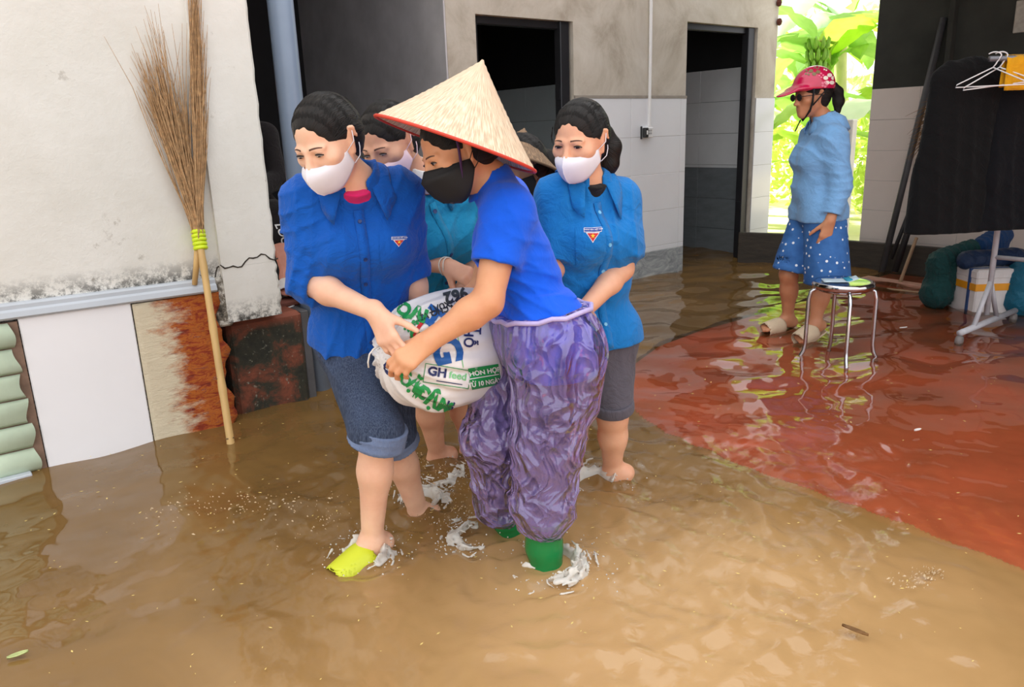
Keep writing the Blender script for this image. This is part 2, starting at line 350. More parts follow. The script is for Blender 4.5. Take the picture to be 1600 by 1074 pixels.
# pale green ribbed panel
gp = empty('ribbed_shutter', W(-.2, LB-.03, 0), 'pale green ribbed metal panel with brown dirty edge below the ledge', 'panel')
GREEN = plain('pale_green_paint', S((206, 222, 196)), .5, .12, 5, .2); zz = np.linspace(.0, .60, 7)
for k in range(6):
    V = []
    for i in range(9):
        z = lerp(zz[k]+.006, zz[k+1]-.002, i/8); bul = .016*math.sin(math.pi*i/8)**.6
        for A in np.linspace(-.9, .232, 6): V.append(W(A+.010*math.sin(z*40+k)*(A > .1), LB-.03-bul, z))
    sheet('slat', np.array(V), grid_faces(9, 6), .006, GREEN, gp)
m = MB(); m.ab(-.9, .258, LB-.026, LB-.006, -.1, .60); m.build('backing', plain('dirty_brown_backing', S((130, 104, 88)), .9, .3, 14), gp)
m = MB(); m.ab(-.9, .20, LB-.075, LB-.02, -.012, .012, .003); m.build('bottom_rail', MATS['pale_grey_moulding'], gp)
# downpipe
m = MB(); m.tube([W(1.505, 3.56, -.15), W(1.505, 3.56, 1.6), W(1.505, 3.56, 4)], .058, 24); dp = tag(m.build('downpipe', plain('blue_grey_pvc', S((132, 148, 170)), .3, .06, 4), smooth=True), 'thick blue grey plastic downpipe standing beside the plinth', 'pipe')
m = MB(); m.lathe([(.060, 0), (.064, .004), (.064, .09), (.060, .095)], W(1.505, 3.56, .50), seg=24); m.build('pipe_socket', MATS['blue_grey_pvc'], dp, True)

# unseen roof over the terrace, above the frame, added to darken the right corner
m = MB(); m.ab(3.9, 7.2, -2.2, 3.3, 2.78, 2.84); struct(m.build('ceiling', plain('roof_sheet', S((120, 122, 125)), .7)))
m = MB(); m.ab(1.0, 3.0, 3.7, 6.7, 3.2, 3.3); struct(m.build('shade_slab_passage', BLACKW))  # unseen slab added to keep the sun out of the passage

# plank barrier by the garden gap
WOODD = plain('wet_dark_wood', S((50, 42, 33)), .6, .35, 7, .5, 30, stretch=(1, 1, 6))
def plank(p0, p1, z0, z1, th, lab):
    d = nrm(p1-p0); n_ = np.array([d[1], -d[0], 0]); m = MB(); m.frame_box(p0+zX*z0, p1-p0, -n_*th, zX*(z1-z0), .006); return tag(m.build('plank', WOODD), lab, 'plank', 'dark planks closing the garden gap')
plank(W(6.0, 4.30), W(6.30, 3.55), -.15, .27, .05, 'dark wet plank on edge in front of the second door')
plank(W(6.36, 3.75), W(6.46, 2.2), -.15, .225, .05, 'long dark plank on edge behind the woman in the helmet')
# ======================= WATER =======================
LEGS = [(-.445, 2.07, .05), (-.35, 2.35, .045), (-.31, 2.78, .045), (.07, 1.97, .06), (-.05, 2.05, .05), (.34, 2.55, .045), (1.695, 4.56, .04), (1.73, 4.26, .04)]
def water():
    xs = np.concatenate([np.linspace(-5, -1.8, 30), np.linspace(-1.78, 1.7, 370), np.linspace(1.712, 4.2, 150), np.linspace(4.25, 8, 40)])
    ys = 1.2*(9.5/1.2)**np.linspace(0, 1, 450)
    X, Yy = np.meshgrid(xs, ys, indexing='ij'); Zh = np.zeros_like(X)
    rg = np.random.default_rng(3)
    def waves(n, lo, hi, amp, dirs=None, spread=3.14):
        h = np.zeros_like(X)
        for _ in range(n):
            lam = rg.uniform(lo, hi); th = (rg.uniform(0, 2*np.pi) if dirs is None else dirs+rg.normal(0, spread)); k = 2*np.pi/lam
            h += np.sin(k*(np.cos(th)*X+np.sin(th)*Yy)+rg.uniform(0, 6.3)+.8*np.sin(1.3*X+rg.uniform(0, 6))+.8*np.sin(1.1*Yy+rg.uniform(0, 6)))*lam
        return h*amp/n
    # near the walkers
    r2 = ((X-0.18)/1.1)**2+((Yy-2.25)/.85)**2; act = np.exp(-r2*.8)
    Zh += waves(14, .28, .7, .05)*(.5+.8*act)
    Zh += waves(16, .07, .2, .10)*(.04+1.5*act); Zh += waves(16, .045, .09, .10)*(1.3*act)
    far = np.clip((Yy-2.6)/1.2, 0, 1)
    Zh += waves(16, .14, .46, .085, 2.0, .9)*far; Zh += waves(12, .05, .11, .02, 2.0, .9)*far
    lf = np.exp(-((X+.95)/.65)**2-((Yy-2.1)/.9)**2); Zh += waves(10, .22, .5, .085, .6, .5)*lf
    for (lx, ly, r) in LEGS:
        d = np.hypot(X-lx, Yy-ly); s = 1 if ly < 3.5 else .35
        Zh += s*.006*np.exp(-np.maximum(d-r, 0)/.16)*np.cos((d-r)*62)*(1+.4*np.sin(3*np.arctan2(Yy-ly, X-lx)))
        Zh += s*.006*np.exp(-((d-r)/.025)**2)
    # bow wave fronts spreading to the right of the group
    for R0, am in ((.72, .012), (.95, .011), (1.25, .007)):
        d = np.hypot(X-.05, (Yy-2.15)*1.25); th = np.arctan2(Yy-2.15, X-.05); w = np.exp(-((d-R0-.04*np.sin(th*5+R0*9))/.035)**2); Zh += am*w*np.clip(.5+.5*np.cos(th+.5), 0, 1)*(.7+.3*np.sin(th*13))
    A = X*aX[0]+Yy*aX[1]; B = X*bX[0]+Yy*bX[1]
    V = np.stack([X, Yy, Zh], -1).reshape(-1, 3); nx, ny = X.shape
    idx = np.arange(nx*ny).reshape(nx, ny); F = np.stack([idx[:-1, :-1], idx[1:, :-1], idx[1:, 1:], idx[:-1, 1:]], -1).reshape(-1, 4)
    me = raw_mesh('water', V, F, True); ob = bpy.data.objects.new('water', me); COL.objects.link(ob); struct(ob)
    # depth of the floor below, for how much of the bottom shows through the silt
    from math import hypot
    px = np.array([W(a_, b_)[0] for a_, b_ in terr]); py = np.array([W(a_, b_)[1] for a_, b_ in terr])
    fx, fy = X.ravel(), Yy.ravel(); ins = np.zeros(len(fx), bool); j = len(px)-1
    for i in range(len(px)):
        c = ((py[i] > fy) != (py[j] > fy)) & (fx < (px[j]-px[i])*(fy-py[i])/(py[j]-py[i]+1e-12)+px[i]); ins ^= c; j = i
    dep = np.where(ins, .022, .17).astype(np.float32)
    at = me.attributes.new('depth', 'FLOAT', 'POINT'); at.data.foreach_set('value', dep)
    silt_light = np.clip(  .46*np.exp(-((X-.75)/1.0)**2-((Yy-1.55)/.9)**2)+.40*np.exp(-((X-.15)/.55)**2-((Yy-2.0)/.5)**2)+.25*np.exp(-((X+.3)/1.2)**2-((Yy-1.35)/.55)**2), 0, 1)  # churned silt, plus open-sky brightness painted into the mud colour
    for nm_, ar in (('lit_silt', silt_light), ('churn', np.clip(1.1*act-.2, 0, 1)+.02+.03*far)):
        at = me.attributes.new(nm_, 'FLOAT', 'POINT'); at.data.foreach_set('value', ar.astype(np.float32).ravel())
    m, nt, bs = _mat('silty_flood_water'); out = nt.nodes['Material Output']; nt.nodes.remove(bs)
    at = N(nt, 'ShaderNodeAttribute', attribute_name='depth'); v = coords(nt)
    t1 = N(nt, 'ShaderNodeMath', operation='MULTIPLY'); nt.links.new(at.outputs['Fac'], t1.inputs[0]); t1.inputs[1].default_value = -12.
    t2 = N(nt, 'ShaderNodeMath', operation='EXPONENT'); nt.links.new(t1.outputs[0], t2.inputs[0])
    sa = N(nt, 'ShaderNodeAttribute', attribute_name='lit_silt'); ma = N(nt, 'ShaderNodeMath', operation='MULTIPLY_ADD'); nt.links.new(noise(nt, v, 1.6, 5, .55, .8), ma.inputs[0]); ma.inputs[1].default_value = .55; nt.links.new(sa.outputs['Fac'], ma.inputs[2])
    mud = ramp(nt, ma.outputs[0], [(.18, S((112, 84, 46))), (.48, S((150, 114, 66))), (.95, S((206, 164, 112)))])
    df = N(nt, 'ShaderNodeBsdfDiffuse'); nt.links.new(mud, df.inputs[0]); upn = N(nt, 'ShaderNodeCombineXYZ'); upn.inputs[2].default_value = 1; nt.links.new(upn.outputs[0], df.inputs['Normal'])  # silt scatters light below the surface, so the ripples do not shade it
    tr = N(nt, 'ShaderNodeBsdfTransparent'); tr.inputs[0].default_value = (.93, .88, .78, 1)
    mx = N(nt, 'ShaderNodeMixShader'); nt.links.new(t2.outputs[0], mx.inputs[0]); nt.links.new(df.outputs[0], mx.inputs[1]); nt.links.new(tr.outputs[0], mx.inputs[2])
    gl = N(nt, 'ShaderNodeBsdfGlossy'); gl.inputs['Roughness'].default_value = .015
    fr = N(nt, 'ShaderNodeFresnel'); fr.inputs['IOR'].default_value = 1.6
    bp = N(nt, 'ShaderNodeBump'); bp.inputs['Strength'].default_value = .22; bp.inputs['Distance'].default_value = .02
    ca = N(nt, 'ShaderNodeAttribute', attribute_name='churn'); mh_ = N(nt, 'ShaderNodeMath', operation='MULTIPLY'); nt.links.new(noise(nt, v, 30, 5, .6, .5), mh_.inputs[0]); nt.links.new(ca.outputs['Fac'], mh_.inputs[1]); nt.links.new(mh_.outputs[0], bp.inputs['Height'])
    for n_ in (gl, fr): nt.links.new(bp.outputs[0], n_.inputs['Normal'])
    m2 = N(nt, 'ShaderNodeMixShader'); nt.links.new(fr.outputs[0], m2.inputs[0]); nt.links.new(mx.outputs[0], m2.inputs[1]); nt.links.new(gl.outputs[0], m2.inputs[2])
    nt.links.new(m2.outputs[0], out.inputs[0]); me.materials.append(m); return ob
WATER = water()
# ======================= GARDEN =======================
GA, GB = 6.6, 4.0
def m_leaf(name, c1, c2, tr=.55):
    m, nt, bs = _mat(name); out = nt.nodes['Material Output']; v = coords(nt)
    c = ramp(nt, noise(nt, v, 3, 4), [(.3, c1), (.7, c2)]); nt.links.new(c, bs.inputs['Base Color']); bs.inputs['Roughness'].default_value = .45
    t = N(nt, 'ShaderNodeBsdfTranslucent'); nt.links.new(c, t.inputs[0]); mx = N(nt, 'ShaderNodeMixShader'); mx.inputs[0].default_value = tr
    nt.links.new(bs.outputs[0], mx.inputs[1]); nt.links.new(t.outputs[0], mx.inputs[2]); nt.links.new(mx.outputs[0], out.inputs[0]); return m
LEAFM = [m_leaf('banana_leaf_lime', S((150, 190, 52)), S((190, 218, 90))), m_leaf('banana_leaf_green', S((134, 182, 74)), S((168, 206, 104))), m_leaf('banana_leaf_pale', S((196, 222, 190)), S((218, 234, 208)))]
STEMM = plain('banana_stem', S((176, 178, 110)), .6, .3, 6, stretch=(1, 1, .3)); FRUITM = plain('green_banana', S((120, 160, 60)), .45, .15, 20)
g = MB(); V = [W(SW+.02, -3, .02), W(SW+.02, 4.4, .02), W(SW+.02, 22, .02), W(30, 22, .02), W(30, -3, .02)]
gg = MB(); gg.add(V+[v-zX*.3 for v in V], [(4, 3, 2, 1, 0)]+[(i, (i+1) % 5, (i+1) % 5+5, i+5) for i in range(5)]); struct(gg.build('ground_garden', plain('pale_garden_soil', S((226, 214, 180)), .9, .15, 2, .4, 12)))
def leaf_mesh(L, wd, droop, seed):
    rg = np.random.default_rng(seed); nu, nv = 22, 5; V = []; z = 0; x = 0; ang = 1.15
    notch = rg.random(nu) < .22
    for i in range(nu):
        t = i/(nu-1); ang = 1.15-droop*t**1.3
        if i: x += L/nu*math.cos(ang); z += L/nu*math.sin(ang)
        w = wd*math.sin(math.pi*min(1, .06+.94*t))**.55*(1-.15*t)
        if notch[i]: w *= .55
        for j in range(nv):
            s = (j-2)/2; V.append((x-.06*abs(s)*w*(1 if t > .1 else 0), s*w*.5, z+.10*abs(s)*wd-.14*wd*s*s+.012*math.sin(i*2.1+j)))
    return np.array(V), grid_faces(nu, nv)
LM = []
for k in range(9):
    V, F = leaf_mesh(1.5+.14*(k % 3), .42+.05*(k % 4), 1.5+.28*(k % 5), k); me = raw_mesh('leaf', V, F, True); me.materials.append(LEAFM[k % 3]); LM.append(me)
def banana(A, B, h, nl, lab, seed, fruit=False, lean=0):
    rg = np.random.default_rng(seed); base = W(A, B, .0); r = empty('banana_plant', base, lab, 'plant', 'banana plants in the garden')
    top = base+zX*h+bX*lean*h
    m = MB(); m.tube([base, lerp(base, top, .5), top], [.11, .09, .065], 12); m.build('trunk', STEMM, r, True)
    for i in range(nl):
        me = LM[rg.integers(0, 9)]; ob = bpy.data.objects.new('leaf', me); COL.objects.link(ob); ob.parent = r
        ob.location = top-base-zX*rg.uniform(0, .25); s = rg.uniform(.8, 1.25); ob.scale = (s, s, s)
        ob.rotation_euler = (rg.normal(0, .15), rg.uniform(-.1, .75), 6.283*i/nl+rg.normal(0, .35))
    if fruit:
        fb = top+fruit[0]; st = MB(); st.tube([top, top+zX*.1-bX*.1, fb+zX*.25, fb-zX*.45], [.03, .028, .024, .016], 8); bn = st.build('fruit_stalk', STEMM, r, True)
        for ring in range(5):
            nb = 9
            for q in range(nb):
                t = 2*math.pi*q/nb+ring*.3; d = np.array([math.cos(t), math.sin(t), 0]); c = fb+zX*(.16-.12*ring); rr = 1-.1*ring
                mm = MB(); mm.tube([c+d*.03*rr, c+d*.075*rr-zX*.015, c+d*.115*rr+zX*.035, c+d*.125*rr+zX*.10, c+d*.115*rr+zX*.125], [.010, .022, .025, .019, .006], 7); mm.build('banana', FRUITM, bn, True)
        mm = MB(); mm.lathe([(.005, -.62), (.05, -.56), (.06, -.5), (.03, -.45)], fb, seg=10); mm.build('flower_bud', plain('banana_bud', S((110, 60, 70)), .5), bn, True)
    return r
banana(8.6, 5.1, 2.0, 9, 'nearest banana plant carrying the green fruit bunch above the helmet', 1, (W(-.25, -.05, -.15), ))
banana(9.2, 6.3, 1.5, 8, 'short banana plant behind the left side of the garden gap', 2)
banana(10.0, 5.6, 2.5, 9, 'tall banana plant behind the fruit bunch', 3, None, .05)
banana(8.3, 4.15, 1.2, 7, 'low banana plant by the white post', 4)
banana(11.5, 7.0, 2.2, 9, 'far banana plant in the middle of the garden gap', 5)
banana(12.2, 8.6, 2.0, 9, 'far banana plant at the left of the garden gap', 6)
banana(8.0, 5.75, .9, 6, 'young banana plant close behind the block corner', 8)
def bush(A, B, h, w, n, lab, seed, mt):
    rg = np.random.default_rng(seed); V = []; F = []
    for i in range(n):
        t = rg.uniform(0, 6.283); q = rg.uniform(0, 1)**.5; z = h*rg.uniform(.05, 1); c = W(A+.5*w*q*math.cos(t), B+w*q*math.sin(t), z)
        d = nrm(rg.normal(0, 1, 3)); e = nrm(np.cross(d, rg.normal(0, 1, 3))); l = rg.uniform(.10, .22); b_ = l*.22; k = len(V)
        V += [c, c+d*l*.5+e*b_, c+d*l, c+d*l*.5-e*b_]; F.append((k, k+1, k+2, k+3))
    return tag(mk('bush_foliage', np.array(V), np.array(F), mt, loc=W(A, B, 0)), lab, 'bush', kind='stuff')
BU = [m_leaf('bush_lime', S((176, 206, 72)), S((212, 228, 124))), m_leaf('bush_light', S((196, 214, 130)), S((230, 238, 184)))]
bush(10.6, 7.6, 1.6, 1.6, 1500, 'lime green leafy bush low in the garden at left', 11, BU[0]); bush(11.5, 5.5, 1.9, 1.8, 1600, 'pale green leafy bush behind the banana plants', 12, BU[1])
bush(14, 8.0, 3.6, 4.0, 3500, 'tall pale foliage filling the far end of the garden', 13, BU[1]); bush(9.7, 4.6, 1.3, .8, 900, 'lime green bush behind the helmeted woman', 14, BU[0])
m = MB(); m.ab(6.84, 6.93, 3.74, 3.83, -.1, 1.24, .008); tag(m.build('fence_post', plain('white_concrete_post', S((226, 222, 216)), .8, .06)), 'white concrete post in the garden behind the helmeted woman', 'post')
# ======================= FIGURES: signed-distance modelling =======================
class Field:
    def __init__(s, lo, hi, h):
        s.h = h; s.lo = np.asarray(lo, float)-4*h; n = np.ceil((np.asarray(hi)-np.asarray(lo))/h).astype(int)+9
        s.ax = [(s.lo[i]+h*np.arange(n[i])).astype(np.float32) for i in range(3)]; s.D = np.full(n, .3, np.float32)
    def sub(s, lo, hi):
        sl = []
        for i in range(3):
            a = max(0, int((lo[i]-s.lo[i])/s.h)); b = min(len(s.ax[i]), int((hi[i]-s.lo[i])/s.h)+2)
            if b-a < 2: return None
            sl.append(slice(a, b))
        return tuple(sl)
    def grid(s, sl): return s.ax[0][sl[0]][:, None, None], s.ax[1][sl[1]][None, :, None], s.ax[2][sl[2]][None, None, :]
    def _put(s, sl, d, k, op):
        D = s.D[sl]
        if op == 'u':
            if k > 0: h = np.maximum(k-np.abs(D-d), 0); s.D[sl] = np.minimum(D, d)-h*h*(.25/k)
            else: s.D[sl] = np.minimum(D, d)
        elif op == 's':
            if k > 0: h = np.maximum(k-np.abs(D+d), 0); s.D[sl] = np.maximum(D, -d)+h*h*(.25/k)
            else: s.D[sl] = np.maximum(D, -d)
    def cone(s, a, b, ra, rb=None, k=.02, flat=None, op='u'):
        """tapered capsule; flat=(normal, factor) thins it along the normal"""
        a = np.asarray(a, float); b = np.asarray(b, float); rb = ra if rb is None else rb; R = max(ra, rb)+k+5*s.h
        sl = s.sub(np.minimum(a, b)-R, np.maximum(a, b)+R)
        if sl is None: return s
        X, Y, Z = s.grid(sl); X = X-np.float32(a[0]); Y = Y-np.float32(a[1]); Z = Z-np.float32(a[2]); ab = b-a; sc = 1.
        if flat is not None:
            n, f = flat; n = nrm(n); q = (X*np.float32(n[0])+Y*np.float32(n[1])+Z*np.float32(n[2]))*np.float32(f-1)
            X = X+q*np.float32(n[0]); Y = Y+q*np.float32(n[1]); Z = Z+q*np.float32(n[2]); ab = ab+n*(ab@n)*(f-1); sc = 1/(.5+.5*f)
        L2 = max(ab@ab, 1e-12); u = (ab/L2).astype(np.float32)
        t = np.clip(X*u[0]+Y*u[1]+Z*u[2], 0, 1); A = ab.astype(np.float32)
        d = np.sqrt((X-t*A[0])**2+(Y-t*A[1])**2+(Z-t*A[2])**2)-(np.float32(ra)+t*np.float32(rb-ra))
        s._put(sl, d*np.float32(sc), k, op); return s
    def ell(s, c, rad, M=None, k=.02, op='u'):
        """ellipsoid; columns of M are its axes"""
        c = np.asarray(c, float); rad = np.asarray(rad, float); M = np.eye(3) if M is None else M
        e = np.abs(M)@rad+k+5*s.h; sl = s.sub(c-e, c+e)
        if sl is None: return s
        X, Y, Z = s.grid(sl); X = X-np.float32(c[0]); Y = Y-np.float32(c[1]); Z = Z-np.float32(c[2]); k0 = 0; k1 = 0
        for i in range(3):
            m = (M[:, i]/rad[i]).astype(np.float32); q = X*m[0]+Y*m[1]+Z*m[2]; k0 = k0+q*q; k1 = k1+(q/np.float32(rad[i]))**2
        k0 = np.sqrt(k0); k1 = np.sqrt(k1)+1e-6; s._put(sl, k0*(k0-1)/k1, k, op); return s
    def like(s):
        g = object.__new__(Field); g.h, g.lo, g.ax = s.h, s.lo, s.ax; g.D = np.full(s.D.shape, .3, np.float32); return g
    def merge(s, g, k=.02):
        s._put(tuple(slice(0, len(a)) for a in s.ax), g.D, k, 'u'); return s
    def half(s, p, n, k=0, box=None):
        """cut away everything on the side n points to (optionally only inside box=(lo,hi))"""
        sl = tuple(slice(0, len(a)) for a in s.ax) if box is None else s.sub(*box)
        n = nrm(n); X, Y, Z = s.grid(sl); d = ((np.asarray(p)@n)-(X*np.float32(n[0])+Y*np.float32(n[1])+Z*np.float32(n[2]))).astype(np.float32)
        s._put(sl, d, k, 's'); return s
    def keep_ball(s, c, r):
        X, Y, Z = s.grid(tuple(slice(0, len(a)) for a in s.ax)); s.D = np.maximum(s.D, (np.sqrt((X-np.float32(c[0]))**2+(Y-np.float32(c[1]))**2+(Z-np.float32(c[2]))**2)-r).astype(np.float32)); return s
    def disp(s, fn, lo=None, hi=None):
        sl = tuple(slice(0, len(a)) for a in s.ax) if lo is None else s.sub(lo, hi)
        if sl is None: return s
        D = s.D[sl]; near = np.abs(D) < .05; I = np.nonzero(near)
        if len(I[0]) == 0: return s
        x = s.ax[0][sl[0]][I[0]]; y = s.ax[1][sl[1]][I[1]]; z = s.ax[2][sl[2]][I[2]]
        D[I] = D[I]+fn(x, y, z).astype(np.float32); return s
    def mesh(s):
        D = s.D; S_ = D < 0; n = np.array(D.shape)
        c = np.zeros(n-1, np.uint8)
        for i in (0, 1):
            for j in (0, 1):
                for k in (0, 1): c += S_[i:n[0]-1+i, j:n[1]-1+j, k:n[2]-1+k]
        act = (c > 0) & (c < 8); I, J, K = np.nonzero(act); m = len(I)
        vid = np.full(act.shape, -1, np.int32); vid[I, J, K] = np.arange(m)
        acc = np.zeros((m, 3)); cnt = np.zeros(m)
        cor = [(i, j, k) for i in (0, 1) for j in (0, 1) for k in (0, 1)]; val = {q: D[I+q[0], J+q[1], K+q[2]] for q in cor}
        for q in cor:
            for a in range(3):
                if q[a] == 0:
                    p = list(q); p[a] = 1; p = tuple(p); d0, d1 = val[q], val[p]; w = (d0 < 0) != (d1 < 0)
                    t = np.where(w, d0/np.where(w, d0-d1, 1), 0); pos = np.tile(np.array(q, float), (m, 1)); pos[:, a] += t
                    acc += pos*w[:, None]; cnt += w
        V = s.lo+s.h*(np.stack([I, J, K], -1)+acc/cnt[:, None]); F = []
        for a in range(3):
            b, g = (a+1) % 3, (a+2) % 3
            s0 = [slice(None)]*3; s1 = [slice(None)]*3; s0[a] = slice(0, -1); s1[a] = slice(1, None)
            E = S_[tuple(s0)] != S_[tuple(s1)]; idx = np.stack(np.nonzero(E), -1)
            ok = (idx[:, b] > 0) & (idx[:, g] > 0) & (idx[:, b] < n[b]-1) & (idx[:, g] < n[g]-1); idx = idx[ok]
            def v(db, dg):
                q = idx.copy(); q[:, b] -= db; q[:, g] -= dg; return vid[q[:, 0], q[:, 1], q[:, 2]]
            quad = np.stack([v(1, 1), v(0, 1), v(0, 0), v(1, 0)], -1); ins = S_[idx[:, 0], idx[:, 1], idx[:, 2]]
            quad[~ins] = quad[~ins][:, ::-1]; F.append(quad)
        return V, np.concatenate(F)
def relax(V, F, it=2, w=.5):
    for _ in range(it):
        A = np.zeros_like(V); c = np.zeros(len(V))
        for i in range(4):
            for d in (1, 3): np.add.at(A, F[:, i], V[F[:, (i+d) % 4]]); np.add.at(c, F[:, i], 1)
        V = V+(A/np.maximum(c, 1)[:, None]-V)*w
    return V
class Surf:
    """mesh + ray casting onto it, for collars, buttons, badges and prints"""
    def __init__(s, V, F): s.V = V; s.F = F; s.t = BVHTree.FromPolygons([tuple(v) for v in V], F.tolist())
    def hit(s, p, d, dist=2.):
        h = s.t.ray_cast(Vector(p), Vector(nrm(d)), dist)
        if h[0] is None: return None, None
        n = np.array(h[1]); n = -n if n@nrm(d) > 0 else n; return np.array(h[0]), n
    def near(s, p):
        h = s.t.find_nearest(Vector(p)); return np.array(h[0]), np.array(h[1])
def wob(seed, f, n=5):
    rg = np.random.default_rng(seed); Ds = rg.normal(0, 1, (n, 3)); Ds = Ds/np.linalg.norm(Ds, axis=1)[:, None]*rg.uniform(.6, 1.5, (n, 1))*f; ph = rg.uniform(0, 6.28, n)
    def fn(x, y, z): return sum(np.sin(Ds[i, 0]*x+Ds[i, 1]*y+Ds[i, 2]*z+ph[i]) for i in range(n))/n
    return fn
def folds(direction, freq, amp, seed, warp=1.6, wf=9., sharp=2.):
    """cloth folds: ridges across `direction`, bent by slow noise"""
    d = nrm(direction); w1 = wob(seed, wf); w2 = wob(seed+1, wf*1.3)
    def fn(x, y, z):
        ph = freq*(d[0]*x+d[1]*y+d[2]*z)+warp*2*w1(x, y, z)
        return -amp*((1-np.abs(np.sin(ph)))**sharp)*np.clip(.55+1.3*w2(x, y, z), 0, 1)
    return fn
def around(fn, c, r):
    """limit a displacement to a soft ball"""
    def g(x, y, z): return fn(x, y, z)*np.exp(-(((x-c[0])**2+(y-c[1])**2+(z-c[2])**2)/(r*r))**2)
    return g
def frame(f, u):
    f = nrm(f); u = np.asarray(u, float); u = nrm(u-f*(u@f)); r = np.cross(f, u); return np.stack([r, f, u], -1)   # columns: person's right, forward, up
class Head:
    def __init__(s, c, f, u, sc=1.): s.c = np.asarray(c, float); s.M = frame(f, u); s.s = sc
    def w(s, x, y, z): return s.c+s.M@np.array([x, y, z])*s.s
    def arr(s, L): return s.c+(np.asarray(L)*s.s)@s.M.T
def sdf_head(F, H):
    q = H.s; M = H.M
    def e(x, y, z, rx, ry, rz, k=.02, op='u'): F.ell(H.w(x, y, z), np.array([rx, ry, rz])*q, M, k*q, op)
    def c(a, b, ra, rb, k=.012, op='u', flat=None): F.cone(H.w(*a), H.w(*b), ra*q, rb*q, k*q, (M@np.array(flat[0]), flat[1]) if flat else None, op)
    e(0, -.014, .030, .073, .094, .088, 0); e(0, .018, -.028, .060, .068, .066, .03); e(0, .042, -.070, .038, .038, .038, .035)   # skull, face, jaw
    c((-.047, .005, -.052), (0, .058, -.093), .016, .015, .03); c((.047, .005, -.052), (0, .058, -.093), .016, .015, .03); e(0, .066, -.094, .018, .015, .015, .02)
    for sg in (-1, 1):
        e(sg*.042, .052, -.022, .024, .022, .018, .025)      # cheekbone
        e(sg*.032, .086, -.002, .016, .008, .010, .012, 's')  # socket
        e(sg*.032, .070, -.002, .0145, .0135, .0125, .006)    # lids over the ball
        c((sg*.014, .082, .014), (sg*.046, .070, .013), .007, .005, .012)   # brow ridge
        c((sg*.076, -.012, .018), (sg*.0735, -.004, -.034), .011, .008, .008, flat=((1, 0, 0), 1.9)); e(sg*.083, -.006, .000, .004, .008, .012, .006, 's')   # ear
        c((sg*.083, -.018, .026), (sg*.084, -.024, .0), .005, .004, .006); c((sg*.082, -.008, .030), (sg*.083, -.020, .024), .004, .004, .006)
        e(sg*.010, .094, -.037, .008, .008, .007, .008)
    c((0, .084, .006), (0, .101, -.030), .007, .010, .012); e(0, .104, -.035, .010, .009, .009, .008)
    c((-.018, .080, -.062), (.018, .080, -.062), .006, .006, .010); c((-.015, .079, -.071), (.015, .079, -.071), .0065, .0065, .010); c((-.022, .088, -.0665), (.022, .088, -.0665), .0022, .0022, .004, 's')
FING = (('index', .026, .086, .040, .024, .019, .0082), ('middle', .008, .089, .044, .027, .020, .0084), ('ring', -.010, .085, .041, .025, .019, .0080), ('little', -.026, .076, .031, .019, .017, .0070))
def sdf_hand(F, w, d, n, t, curl=(.5, .6, .4), spread=.08, thumb=(.55, .55, .3), sc=.95, per=None):
    """w wrist, d towards the knuckles, n out of the palm, t towards the thumb"""
    d = nrm(d); n = nrm(n-d*(n@d)); t0 = nrm(np.cross(d, n)); t = t0 if t0@t > 0 else -t0; k = .006
    F.cone(w-d*.012, w+d*.014, .025*sc, .026*sc, .015, (n, 1.35))
    tips = []
    for i, (nm, off, L, l1, l2, l3, r) in enumerate(FING):
        kn = w+(d*L+t*off)*sc; F.cone(w+(d*.012+t*off*.55)*sc, kn, .0135*sc, .0115*sc, .014, (n, 1.15))
        dd = nrm(d+t*spread*(off/.026)); a = 0; p = kn; cc = per[i] if per else curl
        for l, da, r0, r1 in ((l1, cc[0], r*1.05, r*.98), (l2, cc[1], r*.98, r*.9), (l3, cc[2], r*.9, r*.72)):
            a += da; q = p+(dd*math.cos(a)+n*math.sin(a))*l*sc; F.cone(p, q, r0*sc, r1*sc, .0035 if p is not kn else .008); p = q
        tips.append(p)
    p = w+(d*.022+t*.020+n*.006)*sc; v = nrm(d*thumb[0]*1.2+t*thumb[1]+n*thumb[2])
    for i, (l, r0, r1) in enumerate(((.042, .0150, .0112), (.031, .0108, .0098), (.025, .0098, .0075))):
        q = p+v*l*sc; F.cone(p, q, r0*sc, r1*sc, .012 if i == 0 else .004); p = q; v = nrm(v+d*.22+n*.10)
    return tips
def sdf_foot(F, an, toe, up=(0, 0, 1), side=None, sc=1., toes=True):
    """an ankle joint, toe = tip of the big toe"""
    an = np.asarray(an, float); d = nrm((toe-an)*np.array([1, 1, 1])); up = np.asarray(up, float); L = np.linalg.norm(toe-an)
    s = nrm(np.cross(d, up)); u = np.cross(s, d)
    F.cone(an, an-u*.035-d*.030, .031*sc, .030*sc, .03); F.cone(an-u*.005, lerp(an, toe, .55)-u*.004, .031*sc, .026*sc, .03)
    F.cone(an-u*.045-d*.02, lerp(an, toe, .72)-u*.004, .024*sc, .025*sc, .03, (u, 1.25))
    if toes:
        for i in range(5):
            o = (i-2)*.0165; b0 = lerp(an, toe, .72)+s*o*.9; tl = (.98-.05*abs(i-(1 if side is None else side)))
            F.cone(b0, lerp(an, toe, tl)+s*o*1.1, .014*sc, (.0115 if i != (0 if side == 0 else 4) else .0105)*sc, .008)
def sdf_leg(F, hip, kn, an, sc=1., k=.03):
    back = nrm(np.cross(np.cross(kn-hip, an-kn)+1e-6, an-kn)); f = nrm((hip-kn)/np.linalg.norm(hip-kn)+(an-kn)/np.linalg.norm(an-kn)+1e-6)
    F.cone(hip, kn, .080*sc, .050*sc, k); F.cone(kn, lerp(kn, an, .35), .047*sc, .045*sc, k); F.cone(lerp(kn, an, .35), an, .045*sc, .030*sc, k)
